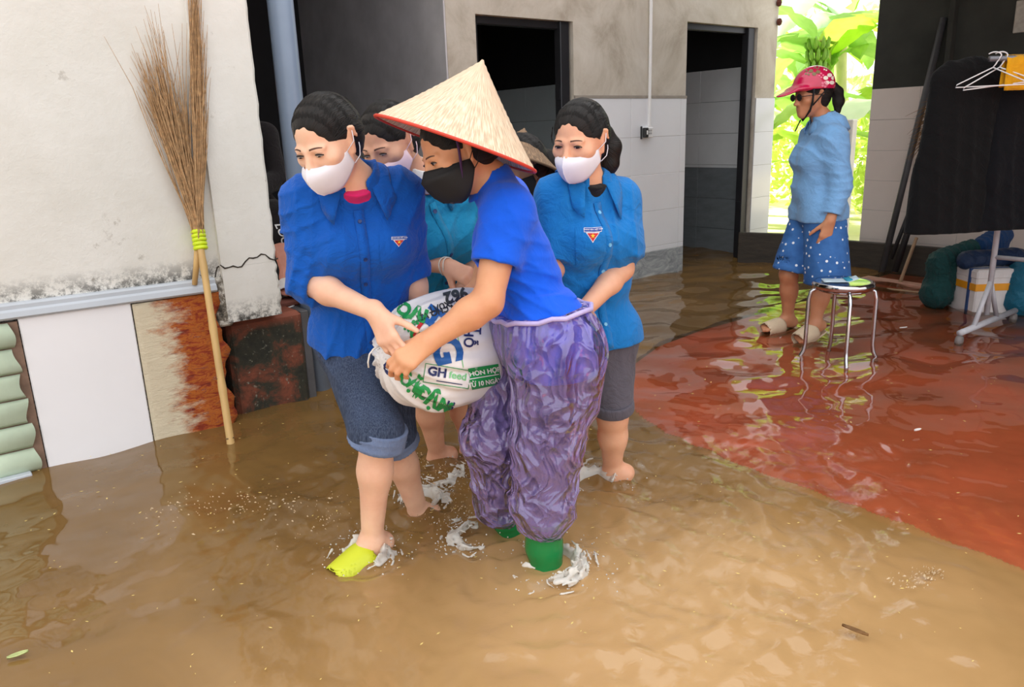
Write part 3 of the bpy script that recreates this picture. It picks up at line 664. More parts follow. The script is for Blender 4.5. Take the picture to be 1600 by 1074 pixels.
def sdf_calf(F, kn, an, back, sc=1.):
    back = nrm(back); F.cone(lerp(kn, an, .15)+back*.012, lerp(kn, an, .45)+back*.016, .034*sc, .036*sc, .03); F.cone(lerp(kn, an, .45)+back*.012, lerp(kn, an, .95)+back*.010, .030*sc, .015*sc, .02)
def sdf_arm(F, sh, el, wr, sc=1.):
    F.cone(sh, el, .046*sc, .036*sc, .03); F.cone(el, lerp(el, wr, .3), .036*sc, .038*sc, .02); F.cone(lerp(el, wr, .3), wr, .037*sc, .0245*sc, .02)
def sdf_torso(F, J, g=0., sc=1., k=.05, legs=True):
    """J: shR shL hipR hipL neck chin joints; g inflates it for clothing"""
    shR, shL, hR, hL = J['shR'], J['shL'], J['hipR'], J['hipL']; ms = (shR+shL)/2; mh = (hR+hL)/2; up = nrm(ms-mh); r = nrm(shR-shL); f = nrm(np.cross(up, r)); L = np.linalg.norm(ms-mh)
    J['up'], J['rt'], J['fw'] = up, r, f
    F.cone(hR-r*.012, hL+r*.012, .102*sc+g, .102*sc+g, 0, (f, 1.05))
    ww = lerp(mh, ms, .42); rr = nrm(hR-hL)
    F.cone(ww+rr*.045, ww-rr*.045, .088*sc+g, None, k*1.6, (f, 1.12))
    wc = lerp(mh, ms, .72)+f*.012; F.cone(wc+r*.062, wc-r*.062, .090*sc+g, None, k*1.4, (f, 1.05))
    bu = J.get('bust', 1.)
    for q in (-1, 1): F.ell(lerp(mh, ms, .74)+f*(.072 if bu == 1 else .045)+r*.060*q, np.array([.055, .055, .055])*sc*bu+g, None, .05)
    F.cone(shR-r*.03-up*.02, shL+r*.03-up*.02, .058*sc+g, None, k, (f, 1.05))
    F.cone(shR-r*.012-up*.01, shL+r*.012-up*.01, .046*sc+g, None, .03)
    nb = J['neck']; F.cone(lerp(shR, ms, .25), nb, .040*sc+g*.8, .044*sc+g*.8, .04); F.cone(lerp(shL, ms, .25), nb, .040*sc+g*.8, .044*sc+g*.8, .04)
def finish(name, F, mat, parent=None, loc=None, it=1):
    V, Q = F.mesh(); V = relax(V, Q, it) if it else V
    return mk(name, V, Q, mat, parent, True, loc), Surf(V, Q)
SKIN = {}
def skin(name, c):
    m, nt, bs = _mat('skin_'+name); v = coords(nt); n1 = noise(nt, v, 9, 5); n2 = noise(nt, v, 160, 3)
    c1 = [x*.90 for x in c]; c2 = [min(1, c[0]*1.06), c[1]*1.10, c[2]*1.12]
    nt.links.new(ramp(nt, n1, [(.32, (c1[0]*1.02, c1[1]*.92, c1[2]*.90)), (.68, c2)]), bs.inputs['Base Color']); bs.inputs['Roughness'].default_value = .48
    bs.inputs['Subsurface Weight'].default_value = .12; bs.inputs['Subsurface Radius'].default_value = (.010, .004, .002); bs.inputs['Subsurface Scale'].default_value = 1.
    bump(nt, bs, n2, .12, .002); return m
HAIRM = None
def m_hair():
    m, nt, bs = _mat('black_hair'); at = N(nt, 'ShaderNodeAttribute', attribute_name='strand'); v = at.outputs['Vector']; n1 = noise(nt, v, 1.0, 4, .6, .2)
    nt.links.new(ramp(nt, n1, [(.35, (.003, .0028, .0028)), (.7, (.018, .013, .011))]), bs.inputs['Base Color']); bs.inputs['Roughness'].default_value = .42; bs.inputs['Specular IOR Level'].default_value = .28
    bump(nt, bs, n1, .7, .004); return m
HAIRM = m_hair()
EYEW = plain('eye_white', S((205, 192, 184)), .4, .03); IRIS = plain('dark_brown_iris', S((30, 18, 14)), .4, .1, 80, spec=.2); LASH = plain('lash_black', S((26, 18, 16)), .6, .1); BROW = plain('eyebrow_hair', S((96, 66, 54)), .8, .2, 90)
def eyes(H, sk, body, gaze=(0, -.25), openness=.45, sides=(-1, 1)):
    for sg in sides:
        V = []; F = []; nu = 13; c = np.array([sg*.032, .070, -.002]); R = np.array([.0152, .0142, .0132])
        def on(u, v):  # u across, v up, in metres on the lid ball
            x = np.clip(u/R[0], -.97, .97); z = np.clip(v/R[2], -.97, .97); y = math.sqrt(max(0., 1-x*x-z*z)); return c+np.array([x*R[0], y*R[1], z*R[2]])
        up = lambda u: (.0052*openness*2)*(1-(u/.0145)**2)*.9-.0012; lo = lambda u: -.0042*openness*1.4*(1-(u/.0145)**2)-.0015
        us = np.linspace(-.0138, .0138, nu); R = np.array([.0158, .0146, .0134])
        for u in us:
            for k in range(4): V.append(on(u, lerp(lo(u), up(u), k/3))+np.array([0, .0006, 0]))
        eb = mk('eye', H.arr(V), grid_faces(nu, 4), EYEW, body, True)
        gx, gz = gaze[0]*.006, gaze[1]*.008-.001; V = []; 
        for j in range(16):
            t = 6.283*j/16; u, v = gx+.0062*math.cos(t), gz+.0062*math.sin(t); v = min(max(v, lo(u)), up(u)); V.append(on(u, v)+np.array([0, .0012, 0]))
        V.append(np.mean(V, 0)+np.array([0, .0004, 0])); mk('iris', H.arr(V), [(16, j, (j+1) % 16) for j in range(16)], IRIS, eb, True)
        m = MB(); m.tube([H.w(*(on(u, up(u))+np.array([0, .0012, .0002]))) for u in us], [.0013+.0012*math.sin(math.pi*i/12) for i in range(nu)], 5); m.build('upper_lash', LASH, eb)
        m = MB(); m.tube([H.w(*(on(u, up(u)+.0034)+np.array([0, .0001, 0]))) for u in us[1:-1]], .0006, 5); m.build('lid_crease', sk['crease'], eb)
        m = MB(); m.tube([H.w(*(on(u, lo(u))+np.array([0, .0006, 0]))) for u in us], .0006, 5); m.build('lower_lash', sk['crease'], eb)
def brows(H, sf, body, sides=(-1, 1)):
    for sg in sides:
        V = []; n = 10
        for i in range(n):
            t = i/(n-1); x = sg*(.014+.033*t); z = .0160+.0022*math.sin(t*2.4)-.003*t*t; w = .0019*(1-.75*t**2)+.0004
            for dz in (-w, 0, w):
                p, nn = sf.hit(H.w(x, .16, z+dz), -H.M[:, 1]); p = H.w(x, .07, z+dz) if p is None else p; V.append(p+H.M[:, 1]*(.0012 if dz == 0 else .0003))
        mk('eyebrow', np.array(V), grid_faces(n, 3), BROW, body, True)
def hair(H, body, seed, line=.062, h=.0035, bun=None, tail=None, loose=None, cut=None, side=.0):
    """pulled back hair: a cap outside the hairline, grooved from the forehead to the knot"""
    q = H.s; lo = H.c-.2; hi = H.c+.2; 
    if tail is not None: lo = np.minimum(lo, np.min(tail[0], 0)-.06); hi = np.maximum(hi, np.max(tail[0], 0)+.06)
    F = Field(lo, hi, h); M = H.M
    F.ell(H.w(0, -.018, .033), np.array([.0785, .098, .088])*q, M, 0); F.ell(H.w(0, -.050, -.005), np.array([.070, .062, .080])*q, M, .03)
    # face opening
    F.ell(H.w(side, .112, line-.098), np.array([.066, .100, .100])*q, M, .016, 's')
    for sg in (-1, 1): F.ell(H.w(sg*.078, .038, -.060), np.array([.052, .050, .066])*q, M, .014, 's'); F.ell(H.w(sg*.085, -.010, -.010), np.array([.016, .020, .034])*q, M, .004, 's')
    F.ell(H.w(0, .02, -.150), np.array([.09, .085, .080])*q, M, .008, 's')
    if cut is not None: F.half(H.w(*cut[0]), M@np.array(cut[1]))
    knot = H.w(*(bun if bun is not None else (0, -.115, -.005)))
    if bun is not None: F.ell(knot, np.array([.034, .030, .034])*q, M, .015)
    ax = nrm(knot-H.w(0, .12, .02)); e1 = nrm(np.cross(ax, M[:, 0])); e2 = np.cross(ax, e1); w = wob(seed, 30)
    def groove(x, y, z):
        dx, dy, dz = x-knot[0], y-knot[1], z-knot[2]; a1 = dx*e1[0]+dy*e1[1]+dz*e1[2]; a2 = dx*e2[0]+dy*e2[1]+dz*e2[2]; th = np.arctan2(a2, a1)
        return .0004*np.sin(th*46+2.0*w(x, y, z))+.0006*np.sin(th*13+1.5*w(y, z, x))
    F.disp(groove)
    if tail is not None:
        pts, r = tail
        for i in range(len(pts)-1): F.cone(pts[i], pts[i+1], r[i], r[i+1], .015)
        td = nrm(pts[-1]-pts[1]); w3 = wob(seed+5, 260., 7); F.disp(lambda x, y, z: .0018*w3(x-td[0]*.85*(x*td[0]+y*td[1]+z*td[2]), y-td[1]*.85*(x*td[0]+y*td[1]+z*td[2]), z-td[2]*.85*(x*td[0]+y*td[1]+z*td[2])), np.min(pts, 0)-.05, np.max(pts, 0)+.05)
    ob, sf = finish('hair', F, HAIRM, body)
    dv = sf.V-knot; a1, a2 = dv@e1, dv@e2; at = ob.data.attributes.new('strand', 'FLOAT_VECTOR', 'POINT'); at.data.foreach_set('vector', np.stack([np.cos(np.arctan2(a2, a1))*34, np.sin(np.arctan2(a2, a1))*34, np.linalg.norm(dv, axis=1)*14], -1).astype(np.float32).ravel())
    # fine strands running back from the hairline, and a few loose ones
    rg = np.random.default_rng(seed); m = MB()
    for i in range(330):
        th = rg.uniform(-1.5, 1.5); x0 = .068*math.sin(th); z0 = line-.034+.034*math.cos(th)-.020*abs(math.sin(th))**2+rg.normal(0, .0035); pts = []
        for k in range(7):
            t = k/6; p = lerp(np.array([x0, .085-.03*abs(math.sin(th)), z0]), np.array([x0*.55, -.10, .03+.04*math.cos(th)]), t)+np.array([0, 0, .055*math.sin(math.pi*t)*math.cos(th)]); c0 = H.w(0, -.02, .03)
            o = H.w(*p); d = nrm(c0-o); hh, nn = sf.hit(o-d*.08, d, .3)
            if hh is None: break
            pts.append(hh-d*(.0008 if k else -.001))
        if len(pts) > 3: m.tube(pts, [.0003]+[.0008]*(len(pts)-2)+[.0003], 3, False)
    if m.V: m.build('strand', HAIRM, ob, True)
    if loose:
        for pts in loose:
            pts = [np.asarray(p_, float) for p_ in pts]
            m = MB(); m.tube([H.w(*p) for p in pts], [.0011]*(len(pts)-1)+[.0004], 4, False); m.build('loose_strand', HAIRM, ob, True)
    return ob, sf
def mask(H, body, mat, kind='fold', loops=True, loopmat=None):
    """face mask: two panels meeting on a ridge down the middle"""
    nu, nv = 25, 13; V = []
    if kind == 'fold':
        Cc = [(.110, -.024), (.120, -.036), (.126, -.052), (.121, -.074), (.108, -.096), (.090, -.111), (.066, -.117)]; Sd = [(.070, .018, -.024), (.0715, .008, -.062)]; bul = .006
    else:
        Cc = [(.104, -.012), (.112, -.024), (.121, -.036), (.115, -.060), (.106, -.085), (.090, -.108), (.062, -.118)]; Sd = [(.076, .000, -.030), (.0765, -.002, -.056)]; bul = .022
    Cc = np.array(Cc)
    for i in range(nu):
        u = -1+2*i/(nu-1); s = abs(u); sg = 1 if u >= 0 else -1
        for j in range(nv):
            t = j/(nv-1); cy, cz = np.interp(t*6, range(7), Cc[:, 0]), np.interp(t*6, range(7), Cc[:, 1])
            p0 = np.array([0, cy, cz]); p1 = np.array([sg*Sd[0][0], lerp(Sd[0][1], Sd[1][1], t), lerp(Sd[0][2], Sd[1][2], t)])
            p = lerp(p0, p1, s); b = math.sin(math.pi*s**.9)
            p += np.array([sg*(bul+.010*math.sin(math.pi*t))*b, (.010 if kind == 'fold' else .013)*b*(1-.3*t), -.008*b*max(0, 1-t/.3)+(-.016*b*max(0, (t-.6)/.4))+(.008*b*(1-t/.2) if t < .2 and kind == 'round' else 0)])
            if kind == 'round': p += np.array([0, .004*math.sin(math.pi*t)*(1-s), -.012*b*(t > .5)*(t-.5)*2])
            V.append(p)
    ob = sheet('face_mask', H.arr(V), grid_faces(nu, nv), .0016, mat, body); mid = (nu-1)//2
    if kind == 'fold':
        sh_ = [e.vertices[0]//nv == mid and e.vertices[1]//nv == mid for e in ob.data.edges]; at = ob.data.attributes.new('sharp_edge', 'BOOLEAN', 'EDGE'); at.data.foreach_set('value', sh_)
    m = MB(); m.tube([H.w(*(np.array(V[mid*nv+j])+np.array([0, .0006, 0]))) for j in range(nv)], .0011, 5); m.build('mask_seam', mat, ob)
    m = MB(); m.tube([H.w(*(np.array(V[i*nv])+np.array([0, .0006, 0]))) for i in range(nu)], .0010, 5); m.build('mask_edge', mat, ob)
    if loops:
        for sg in (-1, 1):
            a, b_ = np.array(Sd[0])*[sg, 1, 1], np.array(Sd[1])*[sg, 1, 1]; m = MB(); c = np.array([sg*.086, -.030, -.004])
            m.tube([H.w(*p) for p in (a, lerp(a, c, .5)+np.array([sg*.006, 0, .008]), (sg*.083, -.016, .026), (sg*.080, -.028, .020))], .0013, 6); m.tube([H.w(*p) for p in (b_, lerp(b_, np.array([sg*.080, -.02, -.04]), .6)+np.array([sg*.006, 0, 0]), (sg*.083, -.020, -.030), (sg*.080, -.026, -.020))], .0013, 6)
            m.build('ear_loop', loopmat or mat, ob, True)
    return ob
def decal(name, polys, sf, o, ud, vd, pd, mat, parent, off=.002, sub=.012, th=0):
    """flat print: 2-D polygons laid on a surface by casting along pd"""
    bm = bmesh.new()
    for pl in polys:
        vs = [bm.verts.new((x, y, 0)) for x, y in pl]
        try: bm.faces.new(vs)
        except ValueError: pass
    return _lay(name, bm, sf, o, ud, vd, pd, mat, parent, off, sub)
def _lay(name, bm, sf, o, ud, vd, pd, mat, parent, off, sub):
    
    bmesh.ops.triangulate(bm, faces=bm.faces[:])
    for _ in range(6):
        es = [e for e in bm.edges if e.calc_length() > sub]
        if not es: break
        bmesh.ops.subdivide_edges(bm, edges=es, cuts=1); bmesh.ops.triangulate(bm, faces=[f for f in bm.faces if len(f.verts) > 3])
    bm.verts.index_update(); V = []; ok = []
    for v in bm.verts:
        p0 = o+ud*v.co.x+vd*v.co.y-pd*.30; h, n = sf.hit(p0, pd, .7)
        if h is None: V.append(p0); ok.append(False)
        else: V.append(h+n*off); ok.append(True)
    F = []
    for f in bm.faces:
        ids = [v.index for v in f.verts]
        if all(ok[i] for i in ids) and max(np.linalg.norm(V[ids[a]]-V[ids[a-1]]) for a in range(3)) < .06: F.append(tuple(ids))
    bm.free()
    if not F: return None
    return mk(name, np.array(V), F, mat, parent)
_txt = {}
def text_bm(s, size, bold=0.):
    cu = bpy.data.curves.new('lettering', 'FONT'); cu.body = s; cu.size = size; cu.align_x = 'CENTER'; cu.align_y = 'CENTER'; cu.resolution_u = 3; cu.offset = bold
    ob = bpy.data.objects.new('lettering', cu); COL.objects.link(ob); dg = bpy.context.evaluated_depsgraph_get(); me = bpy.data.meshes.new_from_object(ob.evaluated_get(dg))
    bm = bmesh.new(); bm.from_mesh(me); bpy.data.objects.remove(ob); bpy.data.curves.remove(cu); bpy.data.meshes.remove(me); return bm
def text(name, s, size, sf, o, ud, vd, pd, mat, parent, off=.002, sub=.02, bold=0., sx=1.):
    bm = text_bm(s, size, bold)
    if sx != 1:
        for v in bm.verts: v.co.x *= sx
    ob = _lay(name, bm, sf, o, ud, vd, pd, mat, parent, off, sub)
    if ob is not None: ob['kind'] = 'stuff'
    return ob
def star(r, c=(0, 0)): return [(c[0]+(r if i % 2 == 0 else r*.4)*math.sin(math.pi*i/5), c[1]+(r if i % 2 == 0 else r*.4)*math.cos(math.pi*i/5)) for i in range(10)]
def collar(name, nb, up, fw, rt, mat, parent, sf, r=(.058, .064), h=.030, gap=.5, drop=.045, point=.035, lift=.0, tilt=0.):
    """turned-down shirt collar: stand plus fall, open at the front"""
    n = 33; V = []
    for i in range(n):
        th = gap+(2*math.pi-2*gap)*i/(n-1); d = fw*math.cos(th)+rt*math.sin(th); fr = max(0, math.cos(th)); e = min(i, n-1-i)/(n-1); pt = max(0, 1-e*5)
        base = nb+up*lift
        hh = h*(1-.55*fr)+tilt*math.cos(th)*-.02
        top = base+d*(r[0]*(1+.15*fr))+up*(hh-.030*fr); inn = base+d*(r[0]*1.02+.016*fr)+up*(-.012-.045*fr); mid = base+d*(r[1]+.012)+up*(hh-.012-.034*fr)
        out = base+d*(r[1]+.022+.022*fr+point*.45*pt)+up*(hh-drop-.045*fr-point*.8*pt)
        q, nn = sf.near(out); 
        if (out-q)@nn < .004: out = q+nn*.005
        q, nn = sf.near(mid)
        if (mid-q)@nn < .004: mid = q+nn*.006
        V += [inn, top, lerp(top, mid, .45)+up*.004, mid, lerp(mid, out, .5)+d*.002, out]
    return sheet(name, np.array(V), grid_faces(n, 6), .0025, mat, parent)
def placket(sf, a, b, pd, parent, mat, nb=4, bmat=None, w=.014, brad=.0058, t0=.06):
    """front strip with buttons, from a to b, cast along pd"""
    n = 24; L = []; wd_ = nrm(np.cross(b-a, pd)); V = []
    for i in range(n):
        p = lerp(a, b, i/(n-1))
        for o in (-w, w):
            h, nn = sf.hit(p+wd_*o-pd*.3, pd, .7); V.append((h+nn*.0022) if h is not None else (V[-2] if len(V) > 1 else p+wd_*o))
    st = sheet('placket', np.array(V), grid_faces(n, 2), .002, mat, parent)
    for k in range(nb):
        p = lerp(a, b, t0+(1-t0-.06)*k/max(1, nb-1)); h, nn = sf.hit(p-pd*.3, pd, .7)
        if h is None: continue
        m = MB(); m.lathe([(.001, .0050), (brad*.7, .0050), (brad, .0058), (brad, .0035), (brad*.9, .002)], h, nn, 12); m.build('button', bmat or mat, st)
    return st
def badge(sf, c, up, rt, pd, parent, w=.030):
    """triangular red badge with a yellow star under a blue name bar"""
    WH = plain('badge_white', S((238, 236, 238)), .6, .02); RD = plain('badge_red', S((206, 28, 40)), .6, .05); YL = plain('badge_yellow', S((252, 206, 40)), .6, .03); BL = plain('badge_blue', S((22, 66, 160)), .6, .05)
    s = w/.030
    def sc(p): return [(x*s, y*s) for x, y in p]
    b0 = decal('badge', [sc([(-.024, .0), (.024, 0), (0, -.034)]), sc([(-.031, .001), (.031, .001), (.031, .016), (-.031, .016)])], sf, c, rt, up, pd, WH, parent, .0030, .008)
    decal('badge_field', [sc([(-.0195, -.0025), (.0195, -.0025), (0, -.0300)])], sf, c, rt, up, pd, RD, b0, .0042, .008)
    decal('badge_bar', [sc([(-.029, .003), (.029, .003), (.029, .0142), (-.029, .0142)])], sf, c, rt, up, pd, BL, b0, .0042, .008)
    decal('badge_star', [sc(star(.0088, (0, -.0115)))], sf, c, rt, up, pd, YL, b0, .0054, .02)
    text('badge_lettering', 'THANH NIÊN VIỆT NAM', .0060*s, sf, c+up*.0086*s, rt, up, pd, WH, b0, .0054, .05, .00012)
    return b0
def cloth(name, c, rough=.8, sheen=.3, bmp=.25, var=.08, weave=900):
    if name in MATS: return MATS[name]
    m, nt, bs = _mat(name); v = coords(nt); n = noise(nt, v, 14, 5); lo = [x*(1-var) for x in c]; hi = [min(1, x*(1+var)) for x in c]
    nt.links.new(ramp(nt, n, [(.3, lo), (.7, hi)]), bs.inputs['Base Color']); bs.inputs['Roughness'].default_value = rough; bs.inputs['Sheen Weight'].default_value = sheen*.3; bs.inputs['Specular IOR Level'].default_value = .25
    b1 = bump(nt, bs, noise(nt, v, 15, 5, .6, 1.8), min(1, bmp*1.6), .02); MATS[name] = m; return m

def Pz(x, y, z):
    d = ray(x, y); return C0+d*((z-CAM_H)/d[2])
def make_shirt(name, mat, body, J, sleeves, hem, g=.015, h=.0045, fold=(), flare=.112, neck=.049, vee=.10, low=.10, belly=0.):
    up, fw, rt = J['up'], J['fw'], J['rt']; pts = [J[k] for k in ('neck', 'shR', 'shL', 'hipR', 'hipL')]+[q for s_ in sleeves for q in (s_['a'], s_['b'])]
    A = np.array(pts); F = Field(A.min(0)-.19, A.max(0)+.17, h); sdf_torso(F, J, g)
    if belly: F.cone(lerp((J['hipR']+J['hipL'])/2, (J['shR']+J['shL'])/2, .35)+fw*.03+rt*.03, lerp((J['hipR']+J['hipL'])/2, (J['shR']+J['shL'])/2, .35)+fw*.03-rt*.03, .10+belly, None, .06)
    for s_ in 'RL': F.cone(J['hip'+s_]+up*.03, J['hip'+s_]-up*low, flare-.004, flare+.006, .05)
    F.half(hem[0], hem[1], .004)
    for s_ in 'RL': F.cone(J['hip'+s_]-up*(low*.4), J['hip'+s_]-up*(low+.14), flare-.018, flare-.006, .003, None, 's')
    for s_ in sleeves:
        G = F.like(); a, b = s_['a'], s_['b']
        if 'el' in s_: G.cone(a, s_['el'], s_['r'][0], s_['r'][1], .03); G.cone(s_['el'], b, s_['r'][1], s_['r'][2], .02); d = nrm(b-s_['el'])
        else: G.cone(a, b, s_['r'][0], s_['r'][1], .03); d = nrm(b-a)
        r1 = s_['r'][-1]
        if s_.get('cuff'): G.cone(b-d*s_['cuff'][0], b-d*.006, r1+s_['cuff'][1], None, .004)
        for f_ in s_.get('fold', ()): G.disp(f_)
        G.half(b, d, .002); G.cone(b-d*.045, b+d*.05, r1-.010, None, .003, None, 's'); F.merge(G, .03)
    for f_ in fold: F.disp(f_)
    nb = J['neck']
    if neck: F.cone(nb+fw*.01+up*.005, nb+up*.12+fw*.02, neck, neck+.008, .01, None, 's')
    if vee: F.cone(nb+fw*.045-up*.005, nb+fw*(.02+vee)-up*.60*vee, .030, .005, .008, None, 's')
    return finish(name, F, mat, body)
# ======================= THE WOMEN =======================
def bbox(pts, pad=.16):
    A = np.array(pts); return A.min(0)-pad, A.max(0)+pad
def sleeve(F, a, b, r0, r1, el=None, r2=None, cuff=0., k=.03, open_r=.044):
    """sleeve from shoulder a to its opening at b (bending at el)"""
    if el is None: F.cone(a, b, r0, r1, k); d = nrm(b-a)
    else: F.cone(a, el, r0, r1, k); F.cone(el, b, r1, r2, .02); d = nrm(b-el); r1 = r2
    if cuff: F.cone(b-d*.030, b-d*.006, r1+cuff, r1+cuff, .004)
    F.half(b, d, .002, (b-.14, b+.14+d*.10)); F.cone(b-d*.05, b+d*.05, open_r, None, .003, None, 's')
def torso_cut(F, J, g=.02): pass
def mats_person(tone, nm):
    c = S(tone); return {'skin': skin(nm, c), 'crease': plain('crease_'+nm, [c[0]*.5, c[1]*.38, c[2]*.34], .7, .05)}
NAVY = cloth('royal_blue_cotton', S((8, 86, 180)), .85, .4, .35); BRIGHT = cloth('bright_blue_jersey', S((10, 92, 226)), .8, .5, .15)
SKYB = cloth('azure_blue_cotton', S((20, 120, 196)), .85, .4, .35); TURQ = cloth('turquoise_cotton', S((28, 140, 184)), .85, .4, .3)
MASKW = plain('white_mask_cloth', S((232, 230, 238)), .8, .02, 30, .08, 300); MASKP = plain('pale_pink_mask_cloth', S((238, 208, 216)), .8, .02, 30, .08, 300); MASKB = plain('black_mask_cloth', S((20, 20, 22)), .7, .1, 30, .1, 300)
BTN = plain('blue_button', S((20, 50, 110)), .3, .1)
def m_denim(nm, a, b):
    m, nt, bs = _mat(nm); v = coords(nt); n1 = noise(nt, v, 7, 5); n2 = noise(nt, coords(nt, (1, 1, .12)), 420, 2)
    c = ramp(nt, n1, [(.32, S(a)), (.68, S(b))]); nt.links.new(mixc(nt, ramp(nt, n2, [(.4, 0), (.65, .22)]), c, S((130, 146, 176))), bs.inputs['Base Color'])
    bs.inputs['Roughness'].default_value = .9; bump(nt, bs, noise(nt, v, 45, 5), .4, .012); return m
DENIM = m_denim('dark_denim', (26, 38, 60), (48, 63, 92)); DENIMC = m_denim('faded_denim', (88, 104, 138), (120, 136, 168))
def trousers(name, F, hips, legs, body, mat, top=None, seed=5, amp=.006):
    """legs: (hip, knee, end, r_hip, r_knee, r_end)"""
    for hp, kn, en, r0, r1, r2 in legs:
        F.cone(hp, kn, r0, r1, .03)
        if en is not None: F.cone(kn, en, r1, r2, .03)
    return F
def undershirt(J, mat, body, low=.058):
    nb, up, fw = J['neck'], J['up'], J['fw']; F = Field(nb-.17, nb+.12, .004); vp = nb+fw*.085-up*.035; sdf_torso(F, J, .0145); F.cone(nb, nb+fw*.05+up*.02, .049, None, .02)
    F.keep_ball(vp, .047); F.half(nb+fw*.075-up*.012, nrm(up+.35*fw), .004); return finish('undershirt', F, mat, body)
# --------------------------------------------------------------- W1
def woman_blue_shirt():
    J = dict(neck=P(552, 283, 2.08), shR=P(474, 312, 2.08), shL=P(628, 300, 2.16), elR=P(484, 442, 2.06), wrR=P(588, 489, 1.92), elL=P(642, 425, 2.22), wrL=P(662, 492, 2.22), hipR=P(545, 535, 2.20), hipL=P(600, 533, 2.25),
             knR=P(588, 672, 2.04), anR=P(581, 846, 2.09), toeR=Pz(522, 910, -.028), knL=P(612, 680, 2.24), anL=P(655, 803, 2.38), toeL=Pz(612, 850, -.115))
    H = Head(P(511, 221, 2.0), (-.42, -.80, -.40), (-.10, -.1, 1), .95); sk = mats_person((238, 190, 160), 'fair')
    lo, hi = bbox(list(J.values())+[H.c+zX*.03]); F = Field(lo, hi, .0038)
    sdf_torso(F, J); F.cone(J['neck']-zX*.03, H.w(0, -.022, -.07), .046, .045, .03); sdf_head(F, H)
    for s in 'RL':
        sdf_arm(F, J['sh'+s], J['el'+s], J['wr'+s], .95); sdf_leg(F, J['hip'+s], J['kn'+s], J['an'+s], 1.02); sdf_calf(F, J['kn'+s], J['an'+s], nrm(np.array([.25, 1, 0.1])), 1.02)
        sdf_foot(F, J['an'+s], J['toe'+s])
    w = J['wrR']; sdf_hand(F, w, P(606, 530, 1.885)-w, np.array([.45, .85, -.1]), np.array([1., 0, .2]), (.35, .75, .6), .10, sc=.93)
    w = J['wrL']; sdf_hand(F, w, P(668, 545, 2.2)-w, np.array([.3, -.9, 0]), np.array([.2, -.5, .5]), (.3, .4, .3), sc=.9)
    body, sf = finish('person', F, sk['skin'], None, np.array([-.42, 2.2, -.1]))
    tag(body, 'woman in royal blue shirt, rolled jeans and yellow-green slippers gripping the sack', 'person', 'women in blue carrying the sack')
    eyes(H, sk, body, (-.5, -.7), .48); brows(H, sf, body)
    tl = [H.w(0, -.105, .0), H.w(-.01, -.125, -.05), H.w(-.02, -.115, -.12)]
    hair(H, body, 21, .064, bun=(0, -.108, -.02))
    mask(H, body, MASKW)
    # shirt
    up, fw, rt = J['up'], J['fw'], J['rt']; aR = nrm(J['elR']-J['shR']); aL = nrm(J['elL']-J['shL'])
    fR = [around(folds(aR+.6*rt, 105, .006, 3, 1.2, 11), lerp(J['shR'], J['elR'], .85), .12), around(folds(np.array([.8, 0, .6]), 60, .005, 7, 1.2, 9), lerp(J['shR'], J['elR'], .3), .14)]
    fL = [around(folds(aL-.5*rt, 90, .006, 14, 1.2, 9), lerp(J['shL'], J['elL'], .6), .15)]
    sh, ss = make_shirt('shirt', NAVY, body, J, [dict(a=J['shR'], el=J['elR'], b=lerp(J['elR'], J['wrR'], .13), r=(.056, .055, .050), cuff=(.036, .004), fold=fR), dict(a=J['shL'], b=lerp(J['shL'], J['elL'], 1.02), r=(.056, .052), cuff=(.034, .004), fold=fL)],
        (P(548, 555, 2.1), -up+.03*rt), flare=.104, fold=[folds(up*.45+rt*.9, 46, .009, 9, 1.5, 7), folds(rt+.2*up, 75, .005, 19, 1.2, 9), around(folds(up+.5*rt, 75, .006, 12, 1.2, 9), J['shR']-up*.06, .14), around(folds(up-.6*rt, 75, .006, 17, 1.2, 9), J['shL']-up*.08, .13)])
    nb = J['neck']; pa, pb = nb+fw*.14-up*.062, (J['hipR']+J['hipL'])/2+fw*.16-up*.06; placket(ss, pa, pb, nrm(-fw), sh, NAVY, 6, BTN, .013)
    collar('collar', nb+up*.005, nrm(up+.1*fw), fw, rt, NAVY, sh, ss, h=.028, gap=.62, drop=.042)
    badge(ss, P(614, 377, 1.95), up, np.array([1., 0, 0]), nrm(np.array([0, 1, -.1])), sh, .017)
    pk = P(613, 388, 1.95); decal('pocket', [[(-.045, -.06), (.04, -.06), (.04, .045), (-.045, .045)]], ss, pk, np.array([1., 0, 0]), up, np.array([0, 1., -.1]), NAVY, sh, .0025, .012)
    # pink undershirt
    undershirt(J, cloth('pink_undershirt', S((222, 40, 110))), body)
    # jeans
    lo, hi = bbox([J[k] for k in ('hipR', 'hipL', 'knR', 'knL')], .16); F = Field(lo, hi, .005)
    F.cone(J['hipR'], J['hipL'], .098, .098, 0); kr, kl = lerp(J['knR'], J['anR'], .10), lerp(J['knL'], J['anL'], .10)
    F.cone(J['hipR'], J['knR'], .092, .076, .03); F.cone(J['knR'], kr, .076, .075, .02); F.cone(J['hipL'], J['knL'], .096, .074, .03); F.cone(J['knL'], kl, .074, .072, .02)
    j1 = folds(np.array([.6, .2, .8]), 60, .008, 31, 1.6, 9); F.disp(j1)
    for kk, d in ((kr, nrm(J['anR']-J['knR'])), (kl, nrm(J['anL']-J['knL']))):
        F.half(kk, d, .003, (kk-.11, kk+.11)); F.cone(kk-d*.05, kk+d*.05, .060, None, .003, None, 's')
    jn, sj = finish('jeans', F, DENIM, body)
